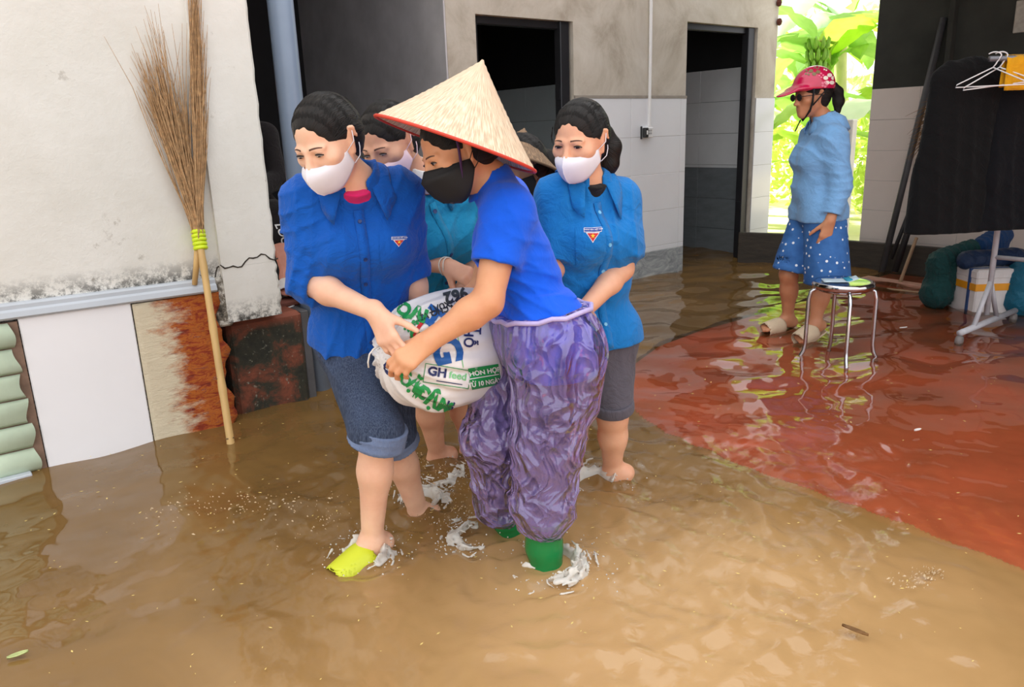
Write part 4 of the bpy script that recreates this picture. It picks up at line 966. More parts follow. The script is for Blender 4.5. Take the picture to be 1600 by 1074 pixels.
    for kk, kn_, an_, r_, sd in ((kr, J['knR'], J['anR'], .080, 1), (kl, J['knL'], J['anL'], .076, 2)):
        d = nrm(an_-kn_); d = nrm(d+np.array([-.22 if sd == 1 else .0, .0, 0])); F = Field(kk-.13, kk+.13, .0045); F.cone(kk-d*.058, kk-d*.004, r_, r_+.004, 0); q = folds(d, 120, .005, 40+sd, 1.4, 16); F.disp(q); F.half(kk-d*.060, -d, .006); F.half(kk+d*.002, d, .006); F.cone(kk-d*.1, kk+d*.1, r_-.014, None, .003, None, 's'); finish('rolled_cuff', F, DENIMC, jn)
    # yellow-green slippers
    for s in 'RL':
        slipper(J['an'+s], J['toe'+s], body, plain('yellow_green_rubber', S((206, 214, 40)), .4, .06, 8), True)
    return body
def slipper(an, toe, body, mat, strap=True, sc=1.):
    d = nrm((toe-an)*np.array([1, 1, .55])); s = nrm(np.cross(d, zX)); u = np.cross(s, d); L = np.linalg.norm(toe-an); heel = an-u*.074*sc-d*.05*sc; tip = heel+d*(L+.075*sc)
    F = Field(np.minimum(heel, tip)-.09, np.maximum(heel, tip)+.11, .0045); F.cone(heel+d*.025, lerp(heel, tip, .72), .034*sc, .043*sc, .02, (u, 2.6)); F.cone(lerp(heel, tip, .72), lerp(heel, tip, .93), .043*sc, .034*sc, .02, (u, 2.6))
    if strap:
        c = lerp(heel, tip, .62)+u*.042*sc; F.cone(c-d*.045, c+d*.035, .058*sc, .054*sc, .008, (u, 1.12)); F.cone(c-d*.12, c+d*.12, .050*sc, .047*sc, .003, (u, 1.14), 's')
        F.half(heel-u*.016, -u, .003)
    return finish('slipper', F, mat, body)[0]
woman_blue_shirt()
# --------------------------------------------------------------- W3, conical hat
def conical_hat(c, ax, R, Hh, body, fresh=True, seed=1):
    ax = nrm(ax); r1 = nrm(np.cross(ax, (0, 1, .2))); r2 = np.cross(ax, r1); V = []; nr, ns = 34, 96
    for i in range(nr+1):
        t = i/nr; r = R*t; hh = Hh*(1-t)**1.0-.006*math.sin(math.pi*t)+.0011*math.cos(t*2*math.pi*16)
        for j in range(ns):
            th = 6.2832*j/ns; rr = max(r, .0015)*(1+.004*math.sin(th*3+seed)); V.append(c+ax*hh+rr*(math.cos(th)*r1+math.sin(th)*r2))
    m, nt, bs = _mat('palm_leaf_hat' if fresh else 'weathered_palm_hat'); v = coords(nt)
    a, b = ((224, 196, 164), (238, 216, 190)) if fresh else ((120, 92, 66), (160, 128, 96))
    tn = N(nt, 'ShaderNodeAttribute', attribute_name='around'); w = N(nt, 'ShaderNodeTexNoise'); w.noise_dimensions = '2D'; w.inputs['Scale'].default_value = 1.; w.inputs['Detail'].default_value = 3; nt.links.new(tn.outputs['Vector'], w.inputs['Vector'])
    nt.links.new(ramp(nt, w.outputs[0], [(.36, S(tuple(x*.88 for x in a))), (.5, S(a)), (.64, S(b))]), bs.inputs['Base Color']); bs.inputs['Roughness'].default_value = .6; bump(nt, bs, w.outputs[0], .35, .003)
    ob = sheet('conical_hat', np.array(V), grid_faces(nr+1, ns, True), .003, m, body)
    at = ob.data.attributes.new('around', 'FLOAT_VECTOR', 'POINT'); d = []
    for i in range(nr+1):
        for j in range(ns): q = min(j, ns-j); d += [q*3.2, i*.22, 0]
    at.data.foreach_set('vector', d)
    m = MB(); pts = [c+R*(math.cos(6.2832*j/64)*r1+math.sin(6.2832*j/64)*r2)*1.002 for j in range(65)]; m.tube(pts, .0042, 8, False); m.build('hat_rim', plain('red_hat_binding', S((206, 64, 44)), .6, .1) if fresh else plain('old_hat_binding', S((110, 84, 60)), .8), ob, True)
    return ob
def m_plastic():
    m, nt, bs = _mat('purple_plastic_film'); out = nt.nodes['Material Output']; v = coords(nt)
    wv = N(nt, 'ShaderNodeVectorMath', operation='MULTIPLY_ADD'); nz_ = N(nt, 'ShaderNodeTexNoise'); nz_.inputs['Scale'].default_value = 6; nt.links.new(v, nz_.inputs['Vector']); nt.links.new(nz_.outputs['Color'], wv.inputs[0]); wv.inputs[1].default_value = (.16, .16, .16); nt.links.new(coords(nt, (1, 1, .45)), wv.inputs[2])
    def vor(s_):
        vo = N(nt, 'ShaderNodeTexVoronoi'); vo.inputs['Scale'].default_value = s_; nt.links.new(wv.outputs[0], vo.inputs['Vector']); return vo.outputs['Distance']
    n1, n2 = vor(15), vor(38)
    bs.inputs['Base Color'].default_value = (*S((176, 150, 226)), 1); bs.inputs['Roughness'].default_value = .16; bs.inputs['Specular IOR Level'].default_value = 1.; bs.inputs['Coat Weight'].default_value = 1.; bs.inputs['Coat Roughness'].default_value = .05; bs.inputs['Coat IOR'].default_value = 1.7
    ad = N(nt, 'ShaderNodeMath', operation='ADD'); sc_ = N(nt, 'ShaderNodeMath', operation='MULTIPLY'); nt.links.new(n2, sc_.inputs[0]); sc_.inputs[1].default_value = .4; nt.links.new(n1, ad.inputs[0]); nt.links.new(sc_.outputs[0], ad.inputs[1]); b = bump(nt, bs, ad.outputs[0], 1., .045); nt.links.new(b.outputs[0], bs.inputs['Coat Normal'])
    t = N(nt, 'ShaderNodeBsdfTransparent'); t.inputs[0].default_value = (.86, .80, .97, 1); mx = N(nt, 'ShaderNodeMixShader'); lw = N(nt, 'ShaderNodeLayerWeight'); lw.inputs[0].default_value = .35
    nt.links.new(ramp(nt, lw.outputs['Facing'], [(0, .34), (.55, .50), (1, .92)]), mx.inputs[0]); nt.links.new(t.outputs[0], mx.inputs[1]); nt.links.new(bs.outputs[0], mx.inputs[2]); gl = N(nt, 'ShaderNodeBsdfGlossy'); gl.inputs['Roughness'].default_value = .16; fr = N(nt, 'ShaderNodeFresnel'); fr.inputs['IOR'].default_value = 1.38; nt.links.new(b.outputs[0], gl.inputs['Normal']); nt.links.new(b.outputs[0], fr.inputs['Normal']); m3 = N(nt, 'ShaderNodeMixShader'); nt.links.new(fr.outputs[0], m3.inputs[0]); nt.links.new(mx.outputs[0], m3.inputs[1]); nt.links.new(gl.outputs[0], m3.inputs[2]); nt.links.new(m3.outputs[0], out.inputs[0]); return m
RUBBER = plain('green_rubber', S((16, 124, 62)), .25, .08, 8, .05, 40)
DARKT = cloth('dark_navy_trousers', S((66, 68, 100)), .85, .3, .4)
def woman_conical_hat():
    J = dict(neck=P(766, 282, 2.06), bust=.85, shL=P(793, 328, 1.98), shR=P(790, 308, 2.26), elL=P(762, 472, 1.90), wrL=P(672, 532, 1.87), elR=P(752, 455, 2.28), wrR=P(690, 505, 2.20), hipL=P(862, 535, 2.0), hipR=P(812, 530, 2.2),
             knL=P(848, 690, 1.98), anL=P(850, 852, 2.0), toeL=Pz(792, 912, -.115), knR=P(774, 680, 2.1), anR=P(798, 812, 2.22), toeR=Pz(752, 862, -.12))
    H = Head(P(711, 237, 2.02), (-.82, -.42, -.36), (-.10, .1, 1), .95); sk = mats_person((222, 160, 118), 'tan')
    lo, hi = bbox([v_ for v_ in J.values() if np.ndim(v_)]+[H.c]); F = Field(lo, hi, .004); sdf_torso(F, J); F.cone(J['neck']-zX*.02, H.w(0, -.03, -.06), .048, .047, .03); sdf_head(F, H)
    for s in 'RL':
        sdf_arm(F, J['sh'+s], J['el'+s], J['wr'+s], 1.06 if s == 'L' else 1); sdf_leg(F, J['hip'+s], J['kn'+s], J['an'+s]); sdf_calf(F, J['kn'+s], J['an'+s], np.array([1, .2, 0]))
    w = J['wrL']; sdf_hand(F, w, P(628, 566, 1.85)-w, np.array([-.1, .75, -.65]), np.array([0, 0, 1.]), (.45, .7, .5), .07, (.7, .45, .35), .95)
    w = J['wrR']; sdf_hand(F, w, P(655, 530, 2.16)-w, np.array([0, -.9, -.2]), np.array([0, 0, 1.]), (.4, .5, .4), sc=.9)
    body, sf = finish('person', F, sk['skin'], None, np.array([.05, 2.1, -.1])); tag(body, 'woman in a conical hat, bright blue T-shirt and purple plastic overtrousers hugging the sack', 'person', 'women in blue carrying the sack')
    eyes(H, sk, body, (-.3, -.5), .45); brows(H, sf, body); hair(H, body, 31, .060, bun=(0, -.10, -.03))
    mask(H, body, MASKB, 'round')
    ax = -.0*zX+_R*.318*.985+_U*.935*.985-_f*.16; c = P(713, 226, 1.99); hat = conical_hat(c, ax, .209, .212, body)
    st = MB(); axn = nrm(ax); st.tube([H.w(-.082, .005, .06), H.w(-.080, .02, .0), H.w(-.066, .035, -.06), H.w(-.02, .045, -.118), H.w(.03, .045, -.118), H.w(.068, .035, -.06), H.w(.082, .01, .0), H.w(.085, .0, .06)], .014, 8, True, .25); st.build('chin_strap', plain('purple_ribbon', S((66, 30, 84)), .6, .1), hat, True)
    up, fw, rt = J['up'], J['fw'], J['rt']; aL = nrm(J['elL']-J['shL']); eL = lerp(J['shL'], J['elL'], .60); eR = lerp(J['shR'], J['elR'], .6)
    cx = P(830, 430, 1.95)
    sh, ss = make_shirt('t_shirt', BRIGHT, body, J, [dict(a=J['shL'], b=eL, r=(.064, .062), cuff=(.026, .0025), fold=[around(folds(aL+.4*np.array([1, 0, 0]), 60, .003, 5), J['shL'], .12)]), dict(a=J['shR'], b=eR, r=(.060, .058))],
        (P(860, 575, 2.05), nrm(np.array([.05, 0, -1.]))), .010, .0045, [around(folds(np.array([-.75, .1, -.95]), 62, .010, 4, 1.1, 8), cx, .17), around(folds(np.array([-.4, .1, -1.]), 90, .009, 8, 1.2, 9), P(840, 470, 1.95), .14), folds(np.array([1, 0, .5]), 40, .005, 6, 1.4, 7)], .107, .056, .0, .085)
    n = 24; V = []
    for i in range(n):
        t = 6.2832*i/n; d = rt*math.cos(t)+fw*math.sin(t); b = J['neck']+d*.057-up*(.012+.022*max(0, math.sin(t)))
        for o, z in ((0, 0), (.004, .012), (.008, 0), (.010, -.010)): V.append(b+d*o+up*z)
    sheet('neck_band', np.array(V+V[:4]), grid_faces(n+1, 4), .002, BRIGHT, sh)
    tr = Field(*bbox([J[k] for k in ('hipR', 'hipL', 'knR', 'knL', 'anR', 'anL')], .15), .008); tr.cone(J['hipR']-zX*.03, J['hipL']-zX*.03, .098, .098, 0)
    for s in 'RL': tr.cone(J['hip'+s]-zX*.02, J['kn'+s], .090, .068, .03); tr.cone(J['kn'+s], lerp(J['kn'+s], J['an'+s], .8), .068, .056, .02)
    tr.disp(folds(np.array([.5, .2, .8]), 70, .006, 41)); tr.half(J['hipR']+zX*.02, zX, .01); finish('trousers', tr, DARKT, body)
    # plastic overtrousers
    F = Field(*bbox([J[k] for k in ('hipR', 'hipL', 'knR', 'knL', 'anR', 'anL')]+[P(885, 462, 2.0), P(930, 560, 2.0)], .17), .0045)
    mh, ms = (J['hipR']+J['hipL'])/2, (J['shR']+J['shL'])/2; W0 = lerp(mh, ms, .24); rr = nrm(J['hipR']-J['hipL']); wn = nrm(up+.25*zX); wl, wr_ = W0+rr*.05, W0-rr*.05
    F.cone(wl, wr_, .104, .104, 0, (fw, 1.03)); F.cone(lerp(wl, J['hipR'], .75), lerp(wr_, J['hipL'], .75), .128, .132, .05); F.cone(J['hipL']+np.array([.030, -.01, -.03]), J['hipL']+np.array([.02, -.005, -.14]), .122, .114, .06)
    kL, kR = J['knL'], J['knR']; eL_, eR_ = P(845, 832, 1.99), P(782, 812, 2.2)
    F.cone(J['hipL']+np.array([.01, 0, -.05]), kL+np.array([.012, 0, 0]), .125, .103, .04); F.cone(kL+np.array([.012, 0, 0]), lerp(kL, eL_, .7)+np.array([.008, 0, 0]), .103, .094, .03); F.cone(lerp(kL, eL_, .7), eL_, .094, .062, .02)
    F.cone(J['hipR']+np.array([-.02, 0, -.04]), kR+np.array([-.01, 0, 0]), .112, .088, .03); F.cone(kR, lerp(kR, eR_, .75), .088, .082, .03); F.cone(lerp(kR, eR_, .75), eR_, .082, .060, .02)
    q1 = folds(np.array([1, .3, .12]), 34, .012, 51, 1.6, 5, 1.8); q2 = folds(np.array([.6, .2, .8]), 40, .007, 55, 2., 6, 2.2); q3 = around(folds(np.array([1, .5, .1]), 120, .012, 57, .9, 6, 1.), lerp(wl, wr_, .6)-zX*.05, .14); q4 = folds(np.array([.8, .2, -.6]), 50, .005, 58, 2., 7, 2.4)
    F.disp(lambda x, y, z: q1(x, y, z)+q2(x, y, z)+q3(x, y, z)+q4(x, y, z)+.004)
    F.half(W0+wn*.004, wn, .003); F.half(eL_, nrm(np.array([-.25, 0, -1])), .004, (eL_-.12, eL_+.12)); F.half(eR_, nrm(np.array([-.3, 0, -1])), .004, (eR_-np.array([.14, .12, .12]), eR_+np.array([.08, .12, .12])))
    pl, sp = finish('plastic_overtrousers', F, m_plastic(), body)
    V = []; n = 40; c = W0; e1 = nrm(rr-wn*(rr@wn)); e2 = np.cross(wn, e1); pts = []
    for i in range(n+1):
        t = 6.2832*i/n; d = e1*math.cos(t)+e2*math.sin(t); h, nn = sp.hit(c+d*.4-wn*.014, -d, .5); pts.append((h if h is not None else c+d*.1)+wn*(.012+.004*math.sin(i*2.4)))
    m = MB(); m.tube(pts, .0065, 8, False); m.build('elastic_waist', plain('lilac_elastic', S((190, 176, 224)), .5, .1, 40), pl, True)
    for s in 'RL':
        an, toe = J['an'+s], J['toe'+s]; F = Field(*bbox([an, toe, an+zX*.16], .10), .0045); top = lerp(an, J['kn'+s], .30); F.cone(an, top, .050, .058, 0); d = nrm(toe-an); F.cone(an-zX*.09-d*.02, an-zX*.01, .045, .048, .03); F.cone(an-zX*.09, lerp(an, toe, .95)-zX*.0, .046, .043, .03); F.cone(lerp(an, toe, .6)-zX*.02, toe+d*.02, .046, .042, .02, (zX, 1.2))
        F.disp(around(folds(zX+.3*d, 130, .006, 61, .8, 9, 1.), an+zX*.01, .07)); F.half(top, nrm(top-an), .003); bt, _ = finish('rubber_boot', F, RUBBER, body)
    return body
woman_conical_hat()
# --------------------------------------------------------------- W2, turquoise shirt behind the sack
def woman_turquoise():
    J = dict(neck=P(652, 276, 2.47), shR=P(622, 314, 2.44), shL=P(728, 306, 2.62), elR=P(622, 402, 2.52), wrR=P(700, 417, 2.42), elL=P(735, 400, 2.66), wrL=P(725, 450, 2.45), hipR=P(648, 490, 2.64), hipL=P(716, 490, 2.72),
             knR=P(664, 610, 2.62), anR=P(684, 712, 2.78), toeR=Pz(655, 752, -.08), knL=P(716, 610, 2.74), anL=P(735, 700, 2.88), toeL=Pz(705, 738, -.08))
    H = Head(P(608, 222, 2.38), (-.46, -.76, -.42), (-.16, -.1, 1), .97); sk = mats_person((214, 160, 130), 'medium')
    lo, hi = bbox(list(J.values())+[H.c]); F = Field(lo, hi, .0046); sdf_torso(F, J); F.cone(J['neck']-zX*.02, H.w(0, -.03, -.06), .045, .045, .03); sdf_head(F, H)
    for s in 'RL':
        sdf_arm(F, J['sh'+s], J['el'+s], J['wr'+s], .95); sdf_leg(F, J['hip'+s], J['kn'+s], J['an'+s], 1.); sdf_calf(F, J['kn'+s], J['an'+s], np.array([.4, 1, 0])); sdf_foot(F, J['an'+s], J['toe'+s])
    w = J['wrR']; sdf_hand(F, w, P(724, 428, 2.38)-w, np.array([.2, .5, -.8]), np.array([0, -.8, .4]), (.6, .9, .6), .06, sc=.95)
    w = J['wrL']; sdf_hand(F, w, P(716, 475, 2.40)-w, np.array([0, -.9, -.2]), np.array([-1., 0, 0]), (.4, .5, .4), sc=.9)
    body, sf = finish('person', F, sk['skin'], None, np.array([-.25, 2.65, -.1])); tag(body, 'woman in turquoise shirt and pale pink mask holding the sack from behind', 'person', 'women in blue carrying the sack')
    eyes(H, sk, body, (-.4, -.8), .42); brows(H, sf, body); hair(H, body, 41, .058, bun=(0, -.105, -.01)); mask(H, body, MASKP)
    up, fw, rt = J['up'], J['fw'], J['rt']
    sh, ss = make_shirt('shirt', TURQ, body, J, [dict(a=J['shR'], b=lerp(J['shR'], J['elR'], .85), r=(.058, .058), cuff=(.02, .003)), dict(a=J['shL'], b=lerp(J['shL'], J['elL'], .85), r=(.058, .058))],
        (P(680, 545, 2.6), -up), .014, .005, [folds(rt+.35*up, 50, .009, 9, 1.5, 7), folds(up+.6*rt, 60, .004, 13, 1.5, 8)], .112)
    placket(ss, J['neck']+fw*.14-up*.062, (J['hipR']+J['hipL'])/2+fw*.16+up*.02, nrm(-fw), sh, TURQ, 4, BTN, .013, .007); collar('collar', J['neck'], nrm(up+.1*fw), fw, rt, TURQ, sh, ss, h=.026, gap=.6, drop=.04)
    V = []; c = J['neck']+up*.02+fw*.012; n = 24
    for i in range(n+1):
        t = 6.2832*i/n; d = rt*math.cos(t)+fw*math.sin(t)
        for r_, z in ((.047, .028), (.052, .026), (.056, .0), (.064, -.04)): V.append(c+d*r_+up*(z-.012*math.sin(t)))
    sheet('inner_collar', np.array(V), grid_faces(n+1, 4), .003, cloth('white_inner_shirt', S((232, 230, 226))), body)
    hb, nn = ss.hit(P(691, 312, 2.2), np.array([0, 1., -.05]))
    if hb is not None:
        m = MB(); m.lathe([(.0005, .006), (.0115, .0055), (.0125, .004), (.0125, 0)], hb, nn, 20); pb = m.build('round_pin', plain('pin_white', S((240, 238, 225)), .3, .02), sh); m = MB(); m.lathe([(.0005, .0068), (.0065, .0066), (.007, .005)], hb, nn, 16); m.build('pin_centre', plain('pin_gold', S((214, 170, 60)), .35, .1, 200), pb)
    m = MB(); b = lerp(J['elR'], J['wrR'], .93); d = nrm(J['wrR']-J['elR']); e1 = nrm(np.cross(d, zX)); e2 = np.cross(d, e1)
    for k in range(2): m.tube([b+d*.012*k+.029*(math.cos(t)*e1+math.sin(t)*e2)+d*.004*math.sin(2*t+k) for t in np.linspace(0, 6.2832, 25)], .0022, 6, False)
    m.build('bracelet', plain('pale_jade', S((220, 214, 200)), .3, .03), body, True)
    tr = Field(*bbox([J[k] for k in ('hipR', 'hipL', 'knR', 'knL')], .14), .006); tr.cone(J['hipR'], J['hipL'], .105, .105, 0)
    for s in 'RL': tr.cone(J['hip'+s], lerp(J['hip'+s], J['kn'+s], .92), .09, .075, .03)
    finish('shorts', tr, cloth('black_shorts', S((40, 40, 50))), body)
    return body
woman_turquoise()
# --------------------------------------------------------------- W4, right carrier
def woman_azure():
    J = dict(neck=P(914, 281, 2.45), shR=P(866, 306, 2.42), shL=P(971, 310, 2.54), elL=P(972, 420, 2.47), wrL=P(906, 492, 2.30), elR=P(862, 420, 2.40), wrR=P(835, 480, 2.28), hipL=P(950, 530, 2.55), hipR=P(892, 530, 2.50),
             knL=P(957, 650, 2.50), anL=P(957, 738, 2.57), toeL=Pz(925, 775, -.08), knR=P(890, 650, 2.52), anR=P(880, 745, 2.64), toeR=Pz(850, 775, -.08))
    H = Head(P(906, 219, 2.37), (-.52, -.82, -.20), (.03, 0, 1), .97); sk = mats_person((232, 176, 142), 'light')
    lo, hi = bbox(list(J.values())+[H.c]); F = Field(lo, hi, .004); sdf_torso(F, J); F.cone(J['neck']-zX*.02, H.w(0, -.03, -.06), .045, .045, .03); sdf_head(F, H)
    for s in 'RL':
        sdf_arm(F, J['sh'+s], J['el'+s], J['wr'+s], 1.); sdf_leg(F, J['hip'+s], J['kn'+s], J['an'+s], 1.02); sdf_calf(F, J['kn'+s], J['an'+s], np.array([.5, 1, 0]), 1.02); sdf_foot(F, J['an'+s], J['toe'+s])
    w = J['wrL']; sdf_hand(F, w, P(880, 512, 2.2)-w, np.array([-.3, -.4, -.8]), np.array([-.4, -.6, .4]), (.5, .6, .4), sc=.95)
    w = J['wrR']; sdf_hand(F, w, P(815, 510, 2.24)-w, np.array([-.3, -.9, 0]), np.array([-.4, 0, .8]), (.4, .5, .4), sc=.9)
    body, sf = finish('person', F, sk['skin'], None, np.array([.30, 2.5, -.1])); tag(body, 'woman in azure short-sleeved shirt, grey shorts and white mask, right of the conical hat', 'person', 'women in blue carrying the sack')
    eyes(H, sk, body, (-.4, -.2), .42); brows(H, sf, body)
    tl = [H.w(-.005, -.100, .010), H.w(-.022, -.128, -.012), H.w(-.036, -.136, -.055), H.w(-.036, -.126, -.105), H.w(-.028, -.115, -.150)]
    hair(H, body, 51, .058, tail=(tl, [.020, .028, .034, .028, .012]), loose=[[(.045, .080, .058), (.058, .072, .03), (.066, .06, .005)], [(.050, .074, .055), (.064, .06, .02), (.072, .04, -.005)]]); mask(H, body, MASKW)
    up, fw, rt = J['up'], J['fw'], J['rt']; aL = nrm(J['elL']-J['shL'])
    sh, ss = make_shirt('shirt', SKYB, body, J, [dict(a=J['shL']+rt*-.0, b=lerp(J['shL'], J['elL'], .84), r=(.060, .070), cuff=(.022, .0025), fold=[around(folds(np.array([1, .2, .25]), 60, .006, 3, 1.2, 8), lerp(J['shL'], J['elL'], .5), .13)]), dict(a=J['shR'], b=lerp(J['shR'], J['elR'], .85), r=(.060, .062), cuff=(.022, .0025))],
        (P(940, 546, 2.45), nrm(np.array([.06, 0, -1.]))), .016, .0045, [folds(np.array([1, 0, .15]), 48, .009, 9, 1.4, 7), around(folds(np.array([.6, .2, .9]), 80, .005, 11, 1.3, 9), P(950, 380, 2.4), .15), around(folds(np.array([.5, 0, 1.]), 62, .006, 15), P(900, 470, 2.4), .14)], .112)
    placket(ss, J['neck']+fw*.14-up*.062, (J['hipR']+J['hipL'])/2+fw*.16-up*.04, nrm(-fw), sh, SKYB, 6, plain('pale_blue_button', S((120, 190, 230)), .3), .014, .0062)
    collar('collar', J['neck']+up*.004, nrm(up+.1*fw), fw, rt, SKYB, sh, ss, r=(.056, .062), h=.036, gap=.55, drop=.046, point=.06)
    badge(ss, P(926, 365, 2.3), nrm(up+.0*rt), nrm(np.array([1., .25, -.03])), nrm(np.array([.1, 1, -.05])), sh, .027)
    pk = P(924, 388, 2.3); decal('pocket', [[(-.05, -.06), (.05, -.06), (.05, .06), (-.05, .06)]], ss, pk, nrm(np.array([1., .25, -.03])), up, nrm(np.array([.1, 1, -.05])), SKYB, sh, .0025, .012)
    undershirt(J, cloth('black_undershirt', S((26, 24, 26))), body)
    G_ = cloth('charcoal_grey_cotton', S((92, 88, 98)), .9, .3, .3)
    tr = Field(*bbox([J[k] for k in ('hipR', 'hipL', 'knR', 'knL')], .14), .005); tr.cone(J['hipR'], J['hipL'], .105, .105, 0)
    for s in 'RL': tr.cone(J['hip'+s], J['kn'+s]+zX*.03, .092, .072, .03)
    tr.disp(folds(np.array([1, .2, .3]), 60, .005, 71))
    for s in 'RL': tr.half(J['kn'+s]+zX*.03, -zX, .003, (J['kn'+s]-.11, J['kn'+s]+.06))
    jn, _ = finish('shorts', tr, G_, body)
    for s in 'RL':
        kk = J['kn'+s]+zX*.025; d = nrm(J['an'+s]-J['kn'+s]+np.array([0, 0, 0])); F = Field(kk-.12, kk+.12, .0045); F.cone(kk-d*.04, kk-d*.004, .073, .076, 0); F.disp(folds(d, 110, .004, 73, 1.2, 14)); F.half(kk-d*.042, -d, .006); F.half(kk+d*.0, d, .006); F.cone(kk-d*.1, kk+d*.1, .062, None, .003, None, 's'); finish('rolled_cuff', F, G_, jn)
    return body
woman_azure()
# --------------------------------------------------------------- W5, helmet
HANDB = None
def woman_helmet():
    J = dict(neck=P(1287, 188, 4.44), shR=P(1270, 214, 4.58), shL=P(1303, 217, 4.28), elL=P(1312, 292, 4.25), wrL=P(1297, 345, 4.21), elR=P(1262, 290, 4.62), wrR=P(1243, 342, 4.58), hipR=P(1268, 335, 4.52), hipL=P(1288, 337, 4.34),
             knR=P(1232, 428, 4.48), anR=P(1231, 497, 4.56), toeR=Pz(1190, 516, .02), knL=P(1285, 440, 4.28), anL=P(1273, 506, 4.28), toeL=Pz(1246, 534, .015))
    H = Head(P(1268, 150, 4.42), (-.97, -.20, -.10), (.02, 0, 1), .96); sk = mats_person((196, 136, 100), 'brown')
    lo, hi = bbox(list(J.values())+[H.c]); F = Field(lo, hi, .006); sdf_torso(F, J); F.cone(J['neck']-zX*.02, H.w(0, -.03, -.06), .046, .046, .03); sdf_head(F, H)
    for s in 'RL':
        sdf_arm(F, J['sh'+s], J['el'+s], J['wr'+s], 1.); sdf_leg(F, J['hip'+s], J['kn'+s], J['an'+s], 1.0); sdf_calf(F, J['kn'+s], J['an'+s], np.array([1, .2, 0]), 1.05); sdf_foot(F, J['an'+s], J['toe'+s])
    w = J['wrL']; sdf_hand(F, w, P(1289, 372, 4.22)-w, np.array([.0, .9, .1]), np.array([-1, -.2, 0]), (.25, .45, .3), .05, sc=1.0)
    w = J['wrR']; sdf_hand(F, w, P(1233, 362, 4.56)-w, np.array([.5, -.6, 0]), np.array([-1, 0, 0]), (.3, .5, .4), sc=.95)
    body, sf = finish('person', F, sk['skin'], None, np.array([1.75, 4.4, 0])); tag(body, 'woman in pink helmet and light blue jacket standing on the red floor by the stool', 'person')
    brows(H, sf, body, (1,))
    tl = [H.w(0, -.095, .03), H.w(0, -.135, .035), H.w(0, -.165, .0), H.w(0, -.172, -.05), H.w(0, -.165, -.105)]
    hair(H, body, 61, .052, .0045, tail=(tl, [.014, .024, .030, .030, .018]))
    # glasses
    m = MB(); 
    for sg in (-1, 1): m.tube([H.w(sg*.033+.022*math.cos(t), .098, .002+.017*math.sin(t)) for t in np.linspace(0, 6.2832, 21)], .0025, 6, False); m.tube([H.w(sg*.055, .097, .006), H.w(sg*.078, .05, .006), H.w(sg*.08, -.01, .006)], .0022, 6)
    m.tube([H.w(-.011, .1, .006), H.w(.011, .1, .006)], .0022, 6); gl = m.build('glasses', plain('black_frame', S((22, 20, 22)), .3, .1), body, True)
    m = MB(); [m.lathe([(.0005, .0), (.020, 0), (.020, .0015), (.0005, .0015)], H.w(sg*.033, .097, .002), H.M[:, 1], 16) for sg in (-1, 1)]; m.build('dark_lens', plain('dark_glass', S((40, 30, 30)), .1, .1), gl)
    # helmet
    F = Field(H.c-.22, H.c+.22, .005); M = H.M; q = H.s
    F.ell(H.w(0, -.016, .055), np.array([.098, .122, .108])*q, M, 0); F.half(H.w(0, -.02, .032), M@np.array([0, .10, -1.]), .004)
    F.cone(H.w(-.045, .09, .048), H.w(.045, .09, .048), .030, .030, .03, (M@np.array([0, -.15, 1.]), 2.6)); F.cone(H.w(0, .10, .048), H.w(0, .165, .030), .066, .050, .02, (M@np.array([0, .2, 1.]), 5.5))
    F.ell(H.w(0, -.016, .048), np.array([.088, .110, .098])*q, M, .003, 's')
    hm, sh_ = finish('helmet', F, plain('pink_red_gloss', S((196, 22, 76)), .18, .06, 6, coat=.6), body)
    WF = plain('flower_white', S((238, 226, 216)), .4, .05); TF = plain('flower_olive', S((130, 110, 76)), .4, .2, 60); PF = plain('flower_pink', S((232, 120, 150)), .4, .1)
    def flower(x, y, r, mt, n_=5, rot=0.):
        o = P(x, y, 4.2); u_, v_ = _R, _U; pd = ray(x, y)
        for i in range(n_):
            t = 6.2832*i/n_+rot; c = (r*math.cos(t), r*math.sin(t)); decal('painted_petal', [[(c[0]+r*.62*math.cos(a)*(1 if 1 else 1), c[1]+r*.5*math.sin(a)) for a in np.linspace(0, 6.2832, 9)[:-1]]], sh_, o, u_, v_, nrm(pd), mt, hm, .0015, .03)
    flower(1296, 124, .022, WF, 5, .3); flower(1273, 110, .020, TF, 5, .8); flower(1283, 118, .010, PF, 4, .1); flower(1262, 114, .011, TF, 4, .5); flower(1288, 132, .012, PF, 5); flower(1290, 108, .008, WF, 4, .4)
    m = MB()
    for sg in (-1, 1):
        m.tube([H.w(sg*.088, .04, .04), H.w(sg*.080, .045, -.03), H.w(sg*.062, .050, -.075), H.w(0, .058, -.125)], .012, 8, True, .3); m.tube([H.w(sg*.088, -.04, .035), H.w(sg*.083, .0, -.01), H.w(sg*.074, .042, -.05)], .009, 8, True, .3)
    m.tube([H.w(.02, .06, -.125), H.w(.03, .075, -.16), H.w(.03, .09, -.185)], .008, 6, True, .3); m.build('helmet_strap', plain('black_webbing', S((24, 24, 28)), .8, .1), hm, True)
    up, fw, rt = J['up'], J['fw'], J['rt']; JK = cloth('light_blue_fleece', S((118, 166, 214)), .9, .5, .25); aL = nrm(J['elL']-J['shL'])
